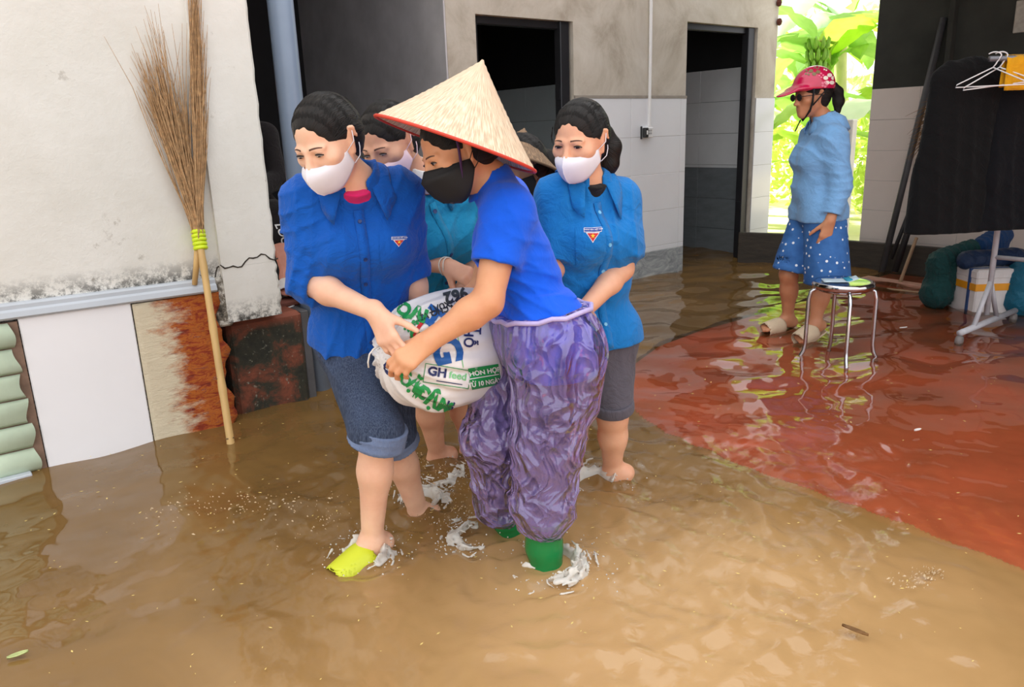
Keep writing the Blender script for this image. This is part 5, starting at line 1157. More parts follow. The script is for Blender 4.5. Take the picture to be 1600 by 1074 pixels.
    sh, ss = make_shirt('jacket', JK, body, J, [dict(a=J['shL'], el=J['elL'], b=lerp(J['elL'], J['wrL'], .82), r=(.070, .062, .048), cuff=(.05, .002), fold=[around(folds(aL+.3*rt, 70, .006, 3), J['elL'], .13), around(folds(np.array([.5, 0, 1]), 60, .006, 8), J['shL']-zX*.08, .12)]), dict(a=J['shR'], el=J['elR'], b=lerp(J['elR'], J['wrR'], .85), r=(.066, .058, .046))],
        (P(1280, 342, 4.4), nrm(np.array([.10, 0, -1.]))), .024, .006, [folds(np.array([.8, 0, .6]), 44, .008, 9, 1.5, 6), folds(np.array([.3, .1, 1]), 60, .004, 12)], .118, .058, .07, .10, .01)
    n = 26; V = []; nb = J['neck']
    for i in range(n+1):
        t = .35+(6.2832-.7)*i/n; d = fw*math.cos(t)+rt*math.sin(t); bk = max(0, -math.cos(t))
        for r_, z in ((.056, -.01), (.058, .03-.01*math.cos(t)), (.066, .036), (.084+.03*bk, .015), (.098+.045*bk, -.025-.02*bk), (.094+.03*bk, -.045-.02*bk)): V.append(nb+d*r_+up*(z+.004*math.sin(7*t))-up*.03*max(0, math.cos(t)))
    sheet('hood_collar', np.array(V), grid_faces(n+1, 6), .005, JK, sh)
    pkt = []
    for i in range(8):
        h, nn = ss.hit(lerp(P(1276, 288, 4.0), P(1270, 318, 4.0), i/7), np.array([.0, 1, -.1]), 1.); 
        if h is not None: pkt.append(h+nn*.002)
    if len(pkt) > 2: m = MB(); m.tube(pkt, .004, 6); m.build('pocket_seam', JK, sh)
    # shorts with small white dots
    mt, nt, bs = _mat('dotted_blue_cotton'); v = coords(nt); vo = N(nt, 'ShaderNodeTexVoronoi'); vo.inputs['Scale'].default_value = 26; vo.inputs['Randomness'].default_value = .55; nt.links.new(v, vo.inputs['Vector'])
    base = ramp(nt, noise(nt, v, 8, 4), [(.3, S((36, 84, 146))), (.7, S((58, 112, 178)))]); nt.links.new(mixc(nt, ramp(nt, vo.outputs['Distance'], [(.17, 1), (.21, 0)]), base, S((226, 232, 240))), bs.inputs['Base Color']); bs.inputs['Roughness'].default_value = .85; bump(nt, bs, noise(nt, v, 30, 4), .3, .012)
    F = Field(*bbox([J[k] for k in ('hipR', 'hipL', 'knR', 'knL')], .2), .006); F.cone(J['hipR'], J['hipL'], .118, .118, 0)
    for s, off, r1, cut in (('L', np.array([.03, 0, 0]), .125, np.array([.12, 0, -1])), ('R', np.array([.02, 0, .02]), .112, np.array([-.2, 0, -1]))):
        G = F.like(); G.cone(J['hip'+s], J['kn'+s]+off, .110, r1, .03); G.half(J['kn'+s]+off, nrm(cut), .003); G.cone(J['kn'+s]+off+zX*.05, J['kn'+s]+off-zX*.2, r1-.020, r1-.012, .003, None, 's'); F.merge(G, .02)
    F.disp(folds(np.array([1, .3, .1]), 44, .014, 81, 1.3, 5, 1.4)); F.disp(folds(np.array([.4, .3, 1]), 50, .005, 85))
    finish('shorts', F, mt, body)
    for s in 'RL': slipper(J['an'+s], J['toe'+s], body, plain('beige_rubber', S((206, 184, 156)), .6, .08, 8), True)
woman_helmet()
# --------------------------------------------------------------- W6 behind the hat, and the one in the dark doorway
def woman_hidden():
    J = dict(neck=P(832, 292, 2.85), shR=P(795, 310, 2.80), shL=P(868, 318, 2.92), elR=P(770, 400, 2.72), wrR=P(752, 455, 2.60), elL=P(850, 410, 2.80), wrL=P(800, 470, 2.62), hipR=P(820, 490, 3.05), hipL=P(872, 492, 3.10), knR=P(820, 600, 2.95), anR=P(825, 690, 3.05), toeR=Pz(800, 715, -.08), knL=P(866, 600, 3.0), anL=P(872, 690, 3.12), toeL=Pz(850, 715, -.08))
    H = Head(P(812, 262, 2.78), (-.80, -.45, -.40), (-.05, .0, 1), .95); sk = mats_person((170, 120, 92), 'deep')
    F = Field(*bbox(list(J.values())+[H.c]), .0085); sdf_torso(F, J); F.cone(J['neck'], H.w(0, -.03, -.06), .046, .046, .03); sdf_head(F, H)
    for s in 'RL':
        sdf_arm(F, J['sh'+s], J['el'+s], J['wr'+s]); sdf_leg(F, J['hip'+s], J['kn'+s], J['an'+s]); sdf_foot(F, J['an'+s], J['toe'+s]); w = J['wr'+s]; sdf_hand(F, w, np.array([-.07, -.12, -.08]), np.array([-.2, -.5, -.6]), np.array([-1., 0, .3]), (.5, .5, .4))
    body, sf = finish('person', F, sk['skin'], None, np.array([.13, 3.05, -.1])); tag(body, 'person in black top and weathered brown conical hat, mostly hidden behind the bright blue T-shirt', 'person')
    hair(H, body, 71, .058, .005, tail=([H.w(0, -.09, .0), H.w(.0, -.115, -.03), H.w(0, -.11, -.09)], [.03, .04, .03])); eyes(H, sk, body); mask(H, body, MASKB, 'round')
    conical_hat(P(806, 258, 2.78), _R*.22+_U*.95-_f*.05, .165, .13, body, False, 4)
    BK_ = cloth('black_cotton', S((28, 24, 26)), .9, .3, .3)
    sh, ss = make_shirt('shirt', BK_, body, J, [dict(a=J['sh'+s], b=lerp(J['el'+s], J['wr'+s], .8), el=J['el'+s], r=(.06, .055, .045)) for s in 'RL'], (P(845, 530, 3.0), -J['up']), .016, .009, [folds(J['rt'], 50, .006, 5)])
    tr = Field(*bbox([J[k] for k in ('hipR', 'hipL', 'knR', 'knL')], .14), .007); tr.cone(J['hipR'], J['hipL'], .105, .105, 0)
    for s in 'RL': tr.cone(J['hip'+s], J['kn'+s], .09, .072, .03)
    finish('trousers', tr, BK_, body)
woman_hidden()
def doorway_person():
    o = W(1.40, 3.80, .53); X = aX; Bk = bX
    # seated on the step edge of the house, one sandalled foot on the upper step
    def q(a_, b_, z): return W(a_, b_, z)
    J = dict(shR=q(1.66, 4.30, 1.26), shL=q(1.36, 4.42, 1.26), neck=q(1.51, 4.34, 1.34), elR=q(1.66, 4.22, 1.02), wrR=q(1.44, 4.06, .95), elL=q(1.42, 4.22, 1.02), wrL=q(1.36, 4.06, .97), hipR=q(1.60, 4.36, .80), hipL=q(1.42, 4.40, .80), knL=q(1.40, 3.94, .86), anL=q(1.34, 3.84, .545), toeL=q(1.33, 3.68, .485), knR=q(1.50, 3.92, .86), anR=q(1.475, 3.76, .55), toeR=q(1.412, 3.63, .485))
    H = Head(q(1.51, 4.27, 1.47), nrm(-bX*.9-zX*.3), zX, .95); sk = mats_person((214, 150, 130), 'rosy')
    F = Field(*bbox(list(J.values())+[H.c]), .008); sdf_torso(F, J); F.cone(J['neck'], H.w(0, -.03, -.06), .046, .046, .03); sdf_head(F, H)
    for s in 'RL':
        sdf_arm(F, J['sh'+s], J['el'+s], J['wr'+s]); sdf_leg(F, J['hip'+s], J['kn'+s], J['an'+s], .95); sdf_foot(F, J['an'+s], J['toe'+s]); w = J['wr'+s]; sdf_hand(F, w, -bX*.8-zX*.3, -zX, aX*(1 if s == 'L' else -1), (.2, .3, .2))
    body, sf = finish('person', F, sk['skin'], None, q(1.5, 4.2, .55)); tag(body, 'person in black sitting in the dark passage behind the pillar, one white sandal showing', 'person')
    hair(H, body, 91, .058, .006); BK_ = cloth('black_cotton', S((28, 24, 26)), .9)
    sh, ss = make_shirt('shirt', BK_, body, J, [dict(a=J['sh'+s], b=lerp(J['el'+s], J['wr'+s], .8), el=J['el'+s], r=(.06, .055, .045)) for s in 'RL'], (q(1.5, 4.3, .72), -zX), .016, .008)
    tr = Field(*bbox([J[k] for k in ('hipR', 'hipL', 'knR', 'knL', 'anR', 'anL')], .14), .006); tr.cone(J['hipR'], J['hipL'], .108, .108, 0)
    for s in 'RL': tr.cone(J['hip'+s], J['kn'+s], .09, .072, .03); tr.cone(J['kn'+s], lerp(J['kn'+s], J['an'+s], .35), .07, .066, .02)
    tr_, st = finish('trousers', tr, BK_, body)
    text('printed_lettering', 'LOC', .05, st, lerp(J['knR'], J['anR'], .30)-bX*.02, nrm(aX*.2-zX), nrm(aX+.1*bX), nrm(bX+.1*aX), plain('print_white', S((225, 225, 225)), .7, .02), tr_, .003, .05, .001)
    for s in 'RL': slipper(J['an'+s], J['toe'+s], body, plain('white_sandal', S((232, 226, 224)), .5, .04), True)
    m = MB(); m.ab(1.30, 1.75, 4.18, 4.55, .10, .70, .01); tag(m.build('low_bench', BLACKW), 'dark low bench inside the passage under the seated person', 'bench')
doorway_person()
# ======================= THE SACK =======================
def sack():
    Nk = P(617, 550, 1.99); Cn = P(700, 546, 2.13); d = nrm(P(745, 520, 2.33)-Nk); u = nrm(zX-d*(zX@d)); s = np.cross(d, u); M = np.stack([s, d, u], -1)
    F = Field(Cn-.48, Cn+.48, .0045); F.ell(Cn+d*.05, np.array([.160, .275, .168]), M, 0); F.cone(Cn-d*.10, Cn+d*.20, .140, .150, .05); F.cone(Nk+d*.035, Cn-d*.08, .060, .142, .04); F.cone(Nk-d*.020-zX*.01, Nk+d*.03, .036, .026, .012)
    w = wob(3, 14)
    def pleat(x, y, z):
        q1 = (x-Nk[0])*s[0]+(y-Nk[1])*s[1]+(z-Nk[2])*s[2]; q2 = (x-Nk[0])*u[0]+(y-Nk[1])*u[1]+(z-Nk[2])*u[2]; q0 = (x-Nk[0])*d[0]+(y-Nk[1])*d[1]+(z-Nk[2])*d[2]; th = np.arctan2(q2, q1)
        return .0065*np.sin(th*17+2.2*w(x, y, z)+1.2*np.sin(th*3))*np.exp(-((q0-.05)/.13)**2)+.0025*np.sin(th*39+3*w(y, z, x))*np.exp(-((q0-.02)/.09)**2)
    F.disp(pleat); f1 = folds(d+.5*u, 30, .006, 5, 2., 7); F.disp(f1)
    m, nt, bs = _mat('woven_white_sack'); v = coords(nt); n1 = noise(nt, v, 5, 4); nt.links.new(ramp(nt, n1, [(.3, S((226, 222, 222))), (.7, S((242, 240, 240)))]), bs.inputs['Base Color']); bs.inputs['Roughness'].default_value = .45
    wv = N(nt, 'ShaderNodeTexChecker'); wv.inputs['Scale'].default_value = 330; nt.links.new(v, wv.inputs['Vector']); bump(nt, bs, wv.outputs['Fac'], .12, .002)
    ob, ss = finish('feed_sack', F, m, None, Cn-zX*.17); tag(ob, 'full white feed sack with green and blue printing carried between the women', 'sack')
    G = plain('print_green', S((24, 150, 76)), .5, .05); LG = plain('print_light_green', S((120, 200, 130)), .5, .05); Bl = plain('print_blue', S((24, 92, 168)), .5, .05); NB = plain('print_navy', S((30, 40, 96)), .5, .05); Kk = plain('print_black', S((30, 30, 36)), .5, .05); Rd = plain('print_red', S((196, 40, 44)), .5, .05); Wp = plain('print_paper', S((240, 240, 238)), .5, .02)
    def fr(x, y, rot):
        pd = nrm(ray(x, y)); c, s_ = math.cos(math.radians(rot)), math.sin(math.radians(rot)); ud = _R*c+_U*s_; vd = -_R*s_+_U*c; ud = nrm(ud-pd*(ud@pd)); vd = nrm(vd-pd*(vd@pd)); h, n_ = ss.hit(C0, pd, 5); o = h if h is not None else P(x, y, 2.0); return o, ud, vd, pd
    def t(x, y, rot, s, size, mat, b=.0015, off=.0024, sx=1.): 
        o, ud, vd, pd = fr(x, y, rot); return text('printed_lettering', s, size, ss, o, ud, vd, pd, mat, ob, off, .005, b, sx)
    def poly(x, y, rot, pl, mat, off=.0013, nm='printed_panel'): 
        o, ud, vd, pd = fr(x, y, rot); return decal(nm, pl, ss, o, ud, vd, pd, mat, ob, off, .006)
    def ring(w_, h_, e): 
        return [[(-w_, -h_), (w_, -h_), (w_-e, -h_+e), (-w_+e, -h_+e)], [(w_, -h_), (w_, h_), (w_-e, h_-e), (w_-e, -h_+e)], [(w_, h_), (-w_, h_), (-w_+e, h_-e), (w_-e, h_-e)], [(-w_, h_), (-w_, -h_), (-w_+e, -h_+e), (-w_+e, h_-e)]]
    t(699, 589, -9, '', .03, NB)
    poly(699, 588, -9, ring(.061, .025, .0018), G); t(683, 582, -9, 'GH', .034, NB, .0012); t(715, 588, -9, 'feed', .027, LG, .0004); poly(702, 598, -9, [[(-.034, -.0012), (.034, -.0012), (.034, .0012), (-.034, .0012)]], NB)
    poly(756, 589, 10, [[(-.038, -.029), (.045, -.029), (.045, .029), (-.038, .029)]], G); t(757, 581, 10, 'HỖN HỢP', .019, Wp, .0006, .0028); t(757, 598, 10, 'TỪ 10 NGÀY', .0165, Wp, .0006, .0028)
    poly(754, 589, 10, [[(-.038, -.0012), (.045, -.0012), (.045, .0012), (-.038, .0012)]], Wp, .0026)
    t(680, 498, 55, 'H', .075, Bl, .004, .0016, 1.0); t(697, 548, -78, 'G', .100, Bl, .004); t(731, 528, -92, 'HỖ', .034, NB, .0008); t(744, 518, -92, 'T', .030, NB, .0008)
    t(712, 462, 196, '962', .044, Kk, .002); t(706, 474, 197, 'TUỔI - XUẤT', .022, Kk, .0007); t(690, 486, 198, 'CÁM CHO VỊT', .022, Kk, .0007)
    t(643, 489, -20, 'OẠI', .048, G, .0025); t(641, 510, -62, 'ĐẶC', .034, G, .002)
    t(676, 626, -30, 'ĐẬM', .050, G, .0025); t(646, 601, -42, 'ĐẶC', .044, G, .0025); t(624, 584, -50, 'CHO', .034, G, .0015); t(609, 574, -50, 'C', .050, NB, .0015); t(703, 634, -20, 'LI', .03, NB, .001)
    poly(652, 515, 55, [[(-.030, -.004), (.030, -.006), (.034, .004), (-.028, .005)]], Rd); poly(719, 548, -80, [[(-.045, -.001), (.045, -.001), (.045, .001), (-.045, .001)]], LG)
    m_ = MB(); a = P(592, 541, 1.93); pts = [a, a+np.array([-.012, -.01, -.004]), a+np.array([-.024, -.012, -.018]), a+np.array([-.030, -.01, -.04]), a+np.array([-.030, -.008, -.055])]; m_.tube(pts, .0022, 6); m_.tube([Nk+.034*(math.cos(q)*s+math.sin(q)*u)-d*.002 for q in np.linspace(0, 6.2832, 21)], .003, 6, False); m_.build('tie_string', plain('white_string', S((235, 232, 226)), .8, .03), ob, True)
sack()
# ======================= THINGS ON THE LEFT =======================
def broom():
    fo = Z0(362, 697); top = W(.965, LB-.055, .93); base = np.array([fo[0], fo[1], -.15]); tie = onB(311, 372, LB-.05)
    r = empty('coconut_broom', np.array([fo[0], fo[1], -.15]), 'upside-down bamboo broom with splayed coconut-rib bristles leaning on the white wall', 'broom')
    BAM = plain('dry_bamboo', S((206, 168, 108)), .45, .18, 9, .15, 40, stretch=(1, 1, .25))
    m = MB(); n = 26; pts = [lerp(base, tie+zX*.05, i/(n-1)) for i in range(n)]; rad = [.0165+.0022*(1 if i % 6 == 3 else 0)-.003*i/n for i in range(n)]; m.tube(pts, rad, 12); hd = m.build('handle', BAM, r, True)
    m = MB(); 
    for f in (.17, .42, .66): p = lerp(base, tie, f); d = nrm(tie-base); m.tube([p-d*.003, p+d*.003], .0178, 12)
    m.build('node_ring', plain('bamboo_node', S((110, 84, 52)), .7), hd, True)
    m = MB(); m.tube([onB(304, 445, LB-.03), lerp(onB(304, 445, LB-.03), tie, .5), tie+zX*.03], [.011, .013, .012], 10); m.build('second_stick', BAM, r, True)
    rg = np.random.default_rng(8); m = MB(); V = []; cols = []
    def bristle(end, dens, jit, curl):
        e = end+rg.normal(0, jit, 3)*np.array([1, 1, 1.]); e = e - bX*max(0, (e@bX)-(LB-.012)); s0 = tie+np.array([rg.normal(0, .008), rg.normal(0, .008), rg.uniform(-.04, .06)]); mid = lerp(s0, e, .5)+rg.normal(0, .008, 3)+zX*.0
        mid = mid - bX*max(0, (mid@bX)-(LB-.014)); m.tube([s0, lerp(s0, mid, .5)+rg.normal(0, .003, 3), mid, lerp(mid, e, .55)+rg.normal(0, .006, 3), e+rg.normal(0, curl, 3)*np.array([1, .2, .4])], [.0024, .0023, .0019, .0014, .0006], 4, False)
    for i in range(150): t = rg.uniform(0, 1); bristle(lerp(onB(218, 110, LB-.03), onB(292, 150, LB-.03), t**1.6)+zX*rg.uniform(-.12, .10), 1, .012, .012)
    for i in range(120): bristle(onB(rg.uniform(302, 320), rg.uniform(30, 190), LB-.045), 1, .010, .010)
    for i in range(34): bristle(onB(rg.uniform(190, 300), rg.uniform(5, 90), LB-.03), 1, .015, .02)
    for i in range(60): bristle(onB(rg.uniform(298, 312), rg.uniform(-40, 30), LB-.04), 1, .006, .006)
    b = m.build('bristles', plain('coconut_rib', S((184, 146, 104)), .7, .35, 60), r, True); b['kind'] = 'stuff'
    d = nrm(tie-base); m = MB()
    for k in range(5): c = tie+d*(-.042+.017*k); m.lathe([(.026, -.008), (.0295, -.004), (.0295, .004), (.026, .008)], c, nrm(d+np.array([.03*math.sin(k*2), 0, 0])), 18)
    m.build('tie_band', plain('neon_yellow_tape', S((206, 226, 26)), .4, .08, 30), r, True)
def Z0(x, y): d = ray(x, y); return C0+d*(-CAM_H/d[2])
def onB(x, y, B): d = ray(x, y); return C0+d*((B-C0@bX)/(d@bX))
def onA(x, y, A): d = ray(x, y); return C0+d*((A-C0@aX)/(d@aX))
broom()
# ======================= STOOL =======================
def stool():
    c = np.array([1.745, 3.945, 0]); r = empty('steel_stool', c, 'round stainless steel stool standing in shallow water beside the helmeted woman', 'stool')
    ST = plain('polished_steel', S((200, 200, 205)), .12, .04, 8, metal=1)
    m = MB(); m.lathe([(.02, .413), (.128, .414), (.145, .418), (.152, .412), (.154, .400), (.150, .382), (.146, .382), (.148, .400), (.14, .405), (.02, .405)], c, seg=40); m.build('seat', ST, r, True)
    m = MB(); m.tube([c+zX*.372+.115*np.array([math.cos(t), math.sin(t), 0]) for t in np.linspace(0, 6.2832, 33)], .008, 8, False); m.build('ring', ST, r, True)
    for k in range(4):
        t = -1.75+k*math.pi/2; d = np.array([math.cos(t), math.sin(t), 0]); m = MB()
        m.tube([c+d*.06+zX*.385, c+d*.13+zX*.380, c+d*.158+zX*.362, c+d*.168+zX*.32, c+d*.170+zX*.08, c+d*.176+zX*.035, c+d*.192+zX*.005, c+d*.196-zX*.022], .0105, 10); m.build('leg', ST, r, True)
    V = []; 
    for i in range(12):
        for j in range(7): x, y = -.085+.17*i/11, -.05+.10*j/6; V.append(c+np.array([x*.95+y*.2-.02, y*.9-x*.25, .4195+.003*math.sin(i*.9)*math.sin(j*1.1)+.004*(i/11)+.016*max(0, (i-8)/3)]))
    o = sheet('mask_packet', np.array(V), grid_faces(12, 7), .003, plain('pale_blue_paper', S((196, 214, 224)), .5, .08, 30)); tag(o, 'pale blue and white folded mask packet lying on the steel stool', 'packet')
    V = [v+zX*.005 for k, v in enumerate(V) if 7 <= k//7 <= 9]; sheet('teal_band', np.array(V), grid_faces(3, 7), .002, plain('teal_print', S((40, 150, 180)), .5, .05), o)
stool()
# ======================= DARK CORNER ON THE RIGHT =======================
PIPE = plain('white_painted_pipe', S((180, 178, 184)), .4, .1, 20)
def rack():
    c = np.array([2.79, 4.37, 0]); aa = nrm(np.array([.79, .61, 0])); bb = nrm(np.array([.61, -.79, 0])); H_ = 1.25; r = empty('clothes_rack', c, 'white tubular clothes rack on a wheeled base under the black garments', 'rack')
    for k, o in enumerate((c, c+bb*1.15)):
        m = MB(); m.tube([o+zX*.10, o+zX*H_], .016, 10); m.build('upright', PIPE, r, True); m = MB(); m.tube([o-aa*.34+zX*.05, o+aa*.44+zX*.05], .018, 10); m.build('base_bar', PIPE, r, True)
        for sg in (-1, 1): m = MB(); m.tube([o+zX*.30, o+aa*sg*.16+zX*.055], .014, 8); m.build('brace', PIPE, r, True)
        for sg in (-.335, .43): m = MB(); q = o+aa*sg+zX*.005; m.lathe([(.01, -.018), (.028, -.014), (.03, 0), (.028, .014), (.01, .018)], q, bb, 14); m.build('caster', plain('grey_caster', S((120, 112, 110)), .6), r, True)
    m = MB(); m.tube([c-bb*.17+zX*H_, c+bb*1.2+zX*H_], .015, 10); m.build('top_bar', plain('grey_rail', S((120, 120, 126)), .4, .1, metal=.5), r, True); m = MB(); m.tube([c+zX*.44, c+bb*1.15+zX*.44], .013, 8); m.build('cross_bar', PIPE, r, True)
    return c, aa, bb, H_
RC, RA, RBb, RH = rack(); GX = nrm(np.array([.97, .10, 0])); GP = nrm(np.array([.10, -.97, 0]))
def garment(name, o, ax, perp, top_w, bot_w, th, L, mat, lab, seed, grp=None, sleeves=True, h=.011, skew=0.):
    """clothing on a hanger: o = under the bar, ax = along the shoulders"""
    pts = [o-ax*bot_w/2-zX*L+ax*skew, o+ax*bot_w/2-zX*L+ax*skew, o]; F = Field(np.min(pts, 0)-.16, np.max(pts, 0)+.10, h); fl = (perp, .34/ (th/.10) if th else 2)
    fl = (perp, 2.6)
    s0, s1 = o-ax*top_w/2-zX*.11, o+ax*top_w/2-zX*.11; F.cone(o-zX*.05, s0, .05, .05, .02, fl); F.cone(o-zX*.05, s1, .05, .05, .02, fl)
    for t in np.linspace(0, 1, 6): F.cone(lerp(s0, s1, t), lerp(o-ax*bot_w/2, o+ax*bot_w/2, t)-zX*L+ax*skew, .085, .11, .05, (perp, 1.7))
    if sleeves:
        for sg, s_ in ((-1, s0), (1, s1)): F.cone(s_, s_+ax*sg*.07-zX*.5+perp*.03, .07, .055, .03, (perp, 1.3))
    F.disp(folds(ax+.1*zX, 38, .012, seed, 1.2, 4, 1.3)); F.disp(folds(ax*.5+zX, 40, .006, seed+3)); F.half(o-zX*L, -zX, .01)
    ob, _ = finish(name, F, mat, None, o-zX*L); return tag(ob, lab, 'clothing', grp)
BLK = cloth('matt_black_cloth', S((9, 9, 11)), .95, .2, .3); BLN = cloth('navy_black_cloth', S((8, 9, 15)), .95, .2, .3)
g0_ = P(1546, 92, 4.05); BR = plain('black_tube', S((28, 28, 30)), .5, .1); r2 = empty('hanging_rail', g0_, 'grey rail hung in front of the white rack, holding hangers, marigold cloth and black coats', 'rail')
m = MB(); m.tube([g0_, g0_+GX*1.15], .014, 10); m.build('top_bar', plain('grey_rail', S((120, 120, 126)), .4, .1, metal=.5), r2, True)
for o in (.36, 1.05): m = MB(); q = g0_+GX*o; m.tube([q, np.array([q[0], q[1], 2.79])], .006, 6); m.build('rope', BR, r2, True)
gb_ = g0_-GP*.19
garment('raincoat', gb_+GX*.06+zX*.012, GX, GP, .28, .24, .1, .90, BLK, 'long black raincoat at the left end of the black garments', 3, skew=-.06, sleeves=False)
garment('coat', gb_+GX*.46+GP*.03+zX*.0, GX, GP, .38, .44, .1, .88, BLN, 'navy black coat hanging behind the wire hangers right of the raincoat', 9)
garment('jacket', gb_+GX*.86, GX, GP, .38, .44, .1, .86, BLK, 'black jacket at the right end of the black garments, at the frame edge', 15)
def hanger(o, ax, lab, tilt):
    WH = plain('white_wire', S((226, 226, 228)), .35, .03); m = MB(); pts = [o+ax*.03*math.cos(t)+zX*(.018*math.sin(t)+.0) for t in np.linspace(2.6, -.6, 9)]; m.tube(pts+[o+ax*.01-zX*.04, o-zX*.055], .0035, 6)
    a = o-zX*.055; m.tube([a, a-ax*.15-zX*(.075+tilt), a-ax*.155-zX*(.088+tilt), a+ax*.155-zX*(.088-tilt), a+ax*.15-zX*(.075-tilt), a], .0034, 6); tag(m.build('wire_hanger', WH, None, True), lab, 'hanger', 'white wire hangers on the rack')
hanger(g0_+GX*.025+zX*.014, nrm(GX*.85+GP*.5), 'empty white wire hanger outermost on the left end of the grey rail', .0); hanger(g0_+GX*.06+zX*.014, nrm(GX*.9+GP*.3), 'second white wire hanger just right of the outermost one on the grey rail', .015)
V = []
for i in range(21):
    for k in range(11):
        u = i/20*2-1; s = .17*abs(u)*(1 if u > 0 else .9); V.append(g0_+GX*(.085+.26*k/10)+GP*(.020*np.sign(u)*min(1, abs(u)*8)+.004*math.sin(k*1.7+i*.3))+zX*(.016-s*(1 if abs(u) > .05 else 0)))
tag(sheet('yellow_cloth', np.array(V), grid_faces(21, 11), .004, cloth('marigold_cloth', S((222, 160, 24)), .9, .3, .3)), 'marigold yellow cloth folded over the grey rail beside the wire hangers', 'cloth')
# leaning poles
def pole(p0, p1, r_, mat, lab, nm='pole', grp=None): m = MB(); m.tube([p0, lerp(p0, p1, .5), p1], r_, 10); return tag(m.build(nm, mat, None, True), lab, 'pole', grp)
DKM = plain('dark_steel_tube', S((62, 62, 64)), .5, .25, 8); BKM = plain('black_rod', S((26, 26, 28)), .5, .2)
pole(onA(1374, 440, 6.28), onA(1475, 28, 6.57), .026, DKM, 'tall dark steel tube leaning on the white tiles of the right wall'); pole(onA(1398, 425, 6.15), onA(1465, 218, 6.50), .026, BKM, 'thick black rod leaning lower beside the tall steel tube'); pole(onA(1392, 405, 6.22), onA(1452, 250, 6.52), .016, BKM, 'thin black rod between the steel tube and thick black rod')
pole(onA(1397, 467, 5.85), onA(1432, 372, 6.15), .013, plain('pale_stick', S((150, 120, 92)), .7, .2, 12), 'short pale stick standing in the water before the black rods', 'stick')
gb = empty('grass_broom', onA(1452, 300, 6.45), 'brown grass broom with pale handle standing bristles up against the right wall', 'broom'); m = MB(); hb0, hb1 = onA(1448, 330, 6.42), onA(1474, 128, 6.52); m.tube([hb0, hb1], .014, 8); m.build('handle', plain('pale_handle', S((200, 178, 166)), .6, .1), gb, True)
rg = np.random.default_rng(5); m = MB(); cc = onA(1460, 188, 6.45)
for i in range(260):
    t = rg.uniform(-.5, 1.); s0 = lerp(onA(1465, 160, 6.48), onA(1452, 225, 6.44), rg.uniform(0, 1)); e = s0+np.array([rg.normal(-.09, .04), rg.normal(-.03, .05), rg.normal(-.10, .07)]); m.tube([s0, lerp(s0, e, .5)+zX*.02, e], [.003, .0025, .0008], 3, False)
b = m.build('bristles', plain('tan_grass', S((120, 88, 52)), .9, .4, 40), gb); b['kind'] = 'stuff'
# foam box with orange tape and blue strap
bc = Z0(1520, 490); fy = nrm(Z0(1463, 469)-bc); fx = nrm(np.array([fy[1], -fy[0], 0])); o = np.array([bc[0], bc[1], -.02])
fb = empty('foam_box', o, 'white foam box with orange tape and blue strap behind the rack base', 'box'); m = MB(); m.frame_box(o, fx*.30, fy*.34, zX*.30, .008); m.build('box_body', plain('white_polystyrene', S((214, 206, 204)), .8, .06, 12, .2, 90), fb); m = MB(); m.frame_box(o-fx*.004-fy*.004+zX*.24, fx*.308, fy*.348, zX*.055, .008); m.build('lid', MATS['white_polystyrene'], fb)
m = MB(); m.frame_box(o-fx*.006-fy*.006+zX*.165, fx*.312, fy*.352, zX*.045); m.build('orange_tape', plain('orange_tape', S((226, 150, 24)), .35, .08), fb); m = MB(); m.frame_box(o-fx*.007+fy*.06, fx*.314, fy*.022, zX*.302); m.build('blue_strap', plain('blue_strap', S((40, 70, 120)), .6, .1), fb)
# bags and cloths heaped around the box
def lump(nm, parts, mat, lab, cat, seed, h=.009, amp=.012, fr=45):
    A = np.array([p[0] for p in parts]+[p[1] for p in parts]); F = Field(A.min(0)-.22, A.max(0)+.22, h)
    for a_, b_, r0, r1 in parts: F.cone(a_, b_, r0, r1, .05)
    F.disp(folds(np.array([1, .5, .3]), fr, amp, seed, 1.8, 7, 1.4)); F.disp(folds(np.array([.2, -.5, 1]), fr*1.4, amp*.6, seed+4, 1.8, 9, 1.4)); ob, _ = finish(nm, F, mat); return tag(ob, lab, cat)
NET = cloth('dark_green_net', S((22, 66, 66)), .7, .2, .7); TARP = cloth('dark_blue_tarp', S((26, 44, 74)), .45, .1, .4); TEAL = cloth('teal_plastic_bag', S((18, 92, 118)), .35, .1, .5)
g0 = Z0(1462, 476); lump('net_bag', [(g0+zX*.08, g0+zX*.28+np.array([.06, .03, 0]), .10, .08), (g0+zX*.28, g0+np.array([.22, .06, .36]), .08, .06)], NET, 'dark green netting bag slumped against the left side of the foam box', 'bag', 4, .008, .014, 60)
g1 = o+fx*.15+fy*.15+zX*.33; lump('tarp', [(g1-fx*.14+zX*.02, g1+fx*.18+zX*.02, .05, .06), (g1+fy*.12, g1-fx*.16-fy*.02, .06, .04), (g1-fx*.10+fy*.1, g1-fx*.14+fy*.17-zX*.05, .05, .05)], TARP, 'dark blue tarp bunched on top of the foam box', 'tarp', 8, .009, .016)
g2 = Z0(1592, 486); lump('plastic_bag', [(g2+zX*.08, g2+zX*.24, .12, .09), (g2+np.array([.2, -.1, .08]), g2+np.array([.2, -.1, .2]), .12, .10)], TEAL, 'teal plastic bag standing right of the foam box at the frame edge', 'bag', 12, .009, .014)
g3 = onA(1552, 372, 6.0); lump('blue_cloth', [(g3-zX*.03-RA*.2, g3+RA*.15, .05, .07), (g3-RA*.1-zX*.10, g3+RA*.1-zX*.12, .07, .07)], cloth('faded_blue_cloth', S((26, 62, 108)), .9, .3, .4), 'blue cloth bundle hung low behind the clothes rack upright', 'cloth', 16, .009, .014)
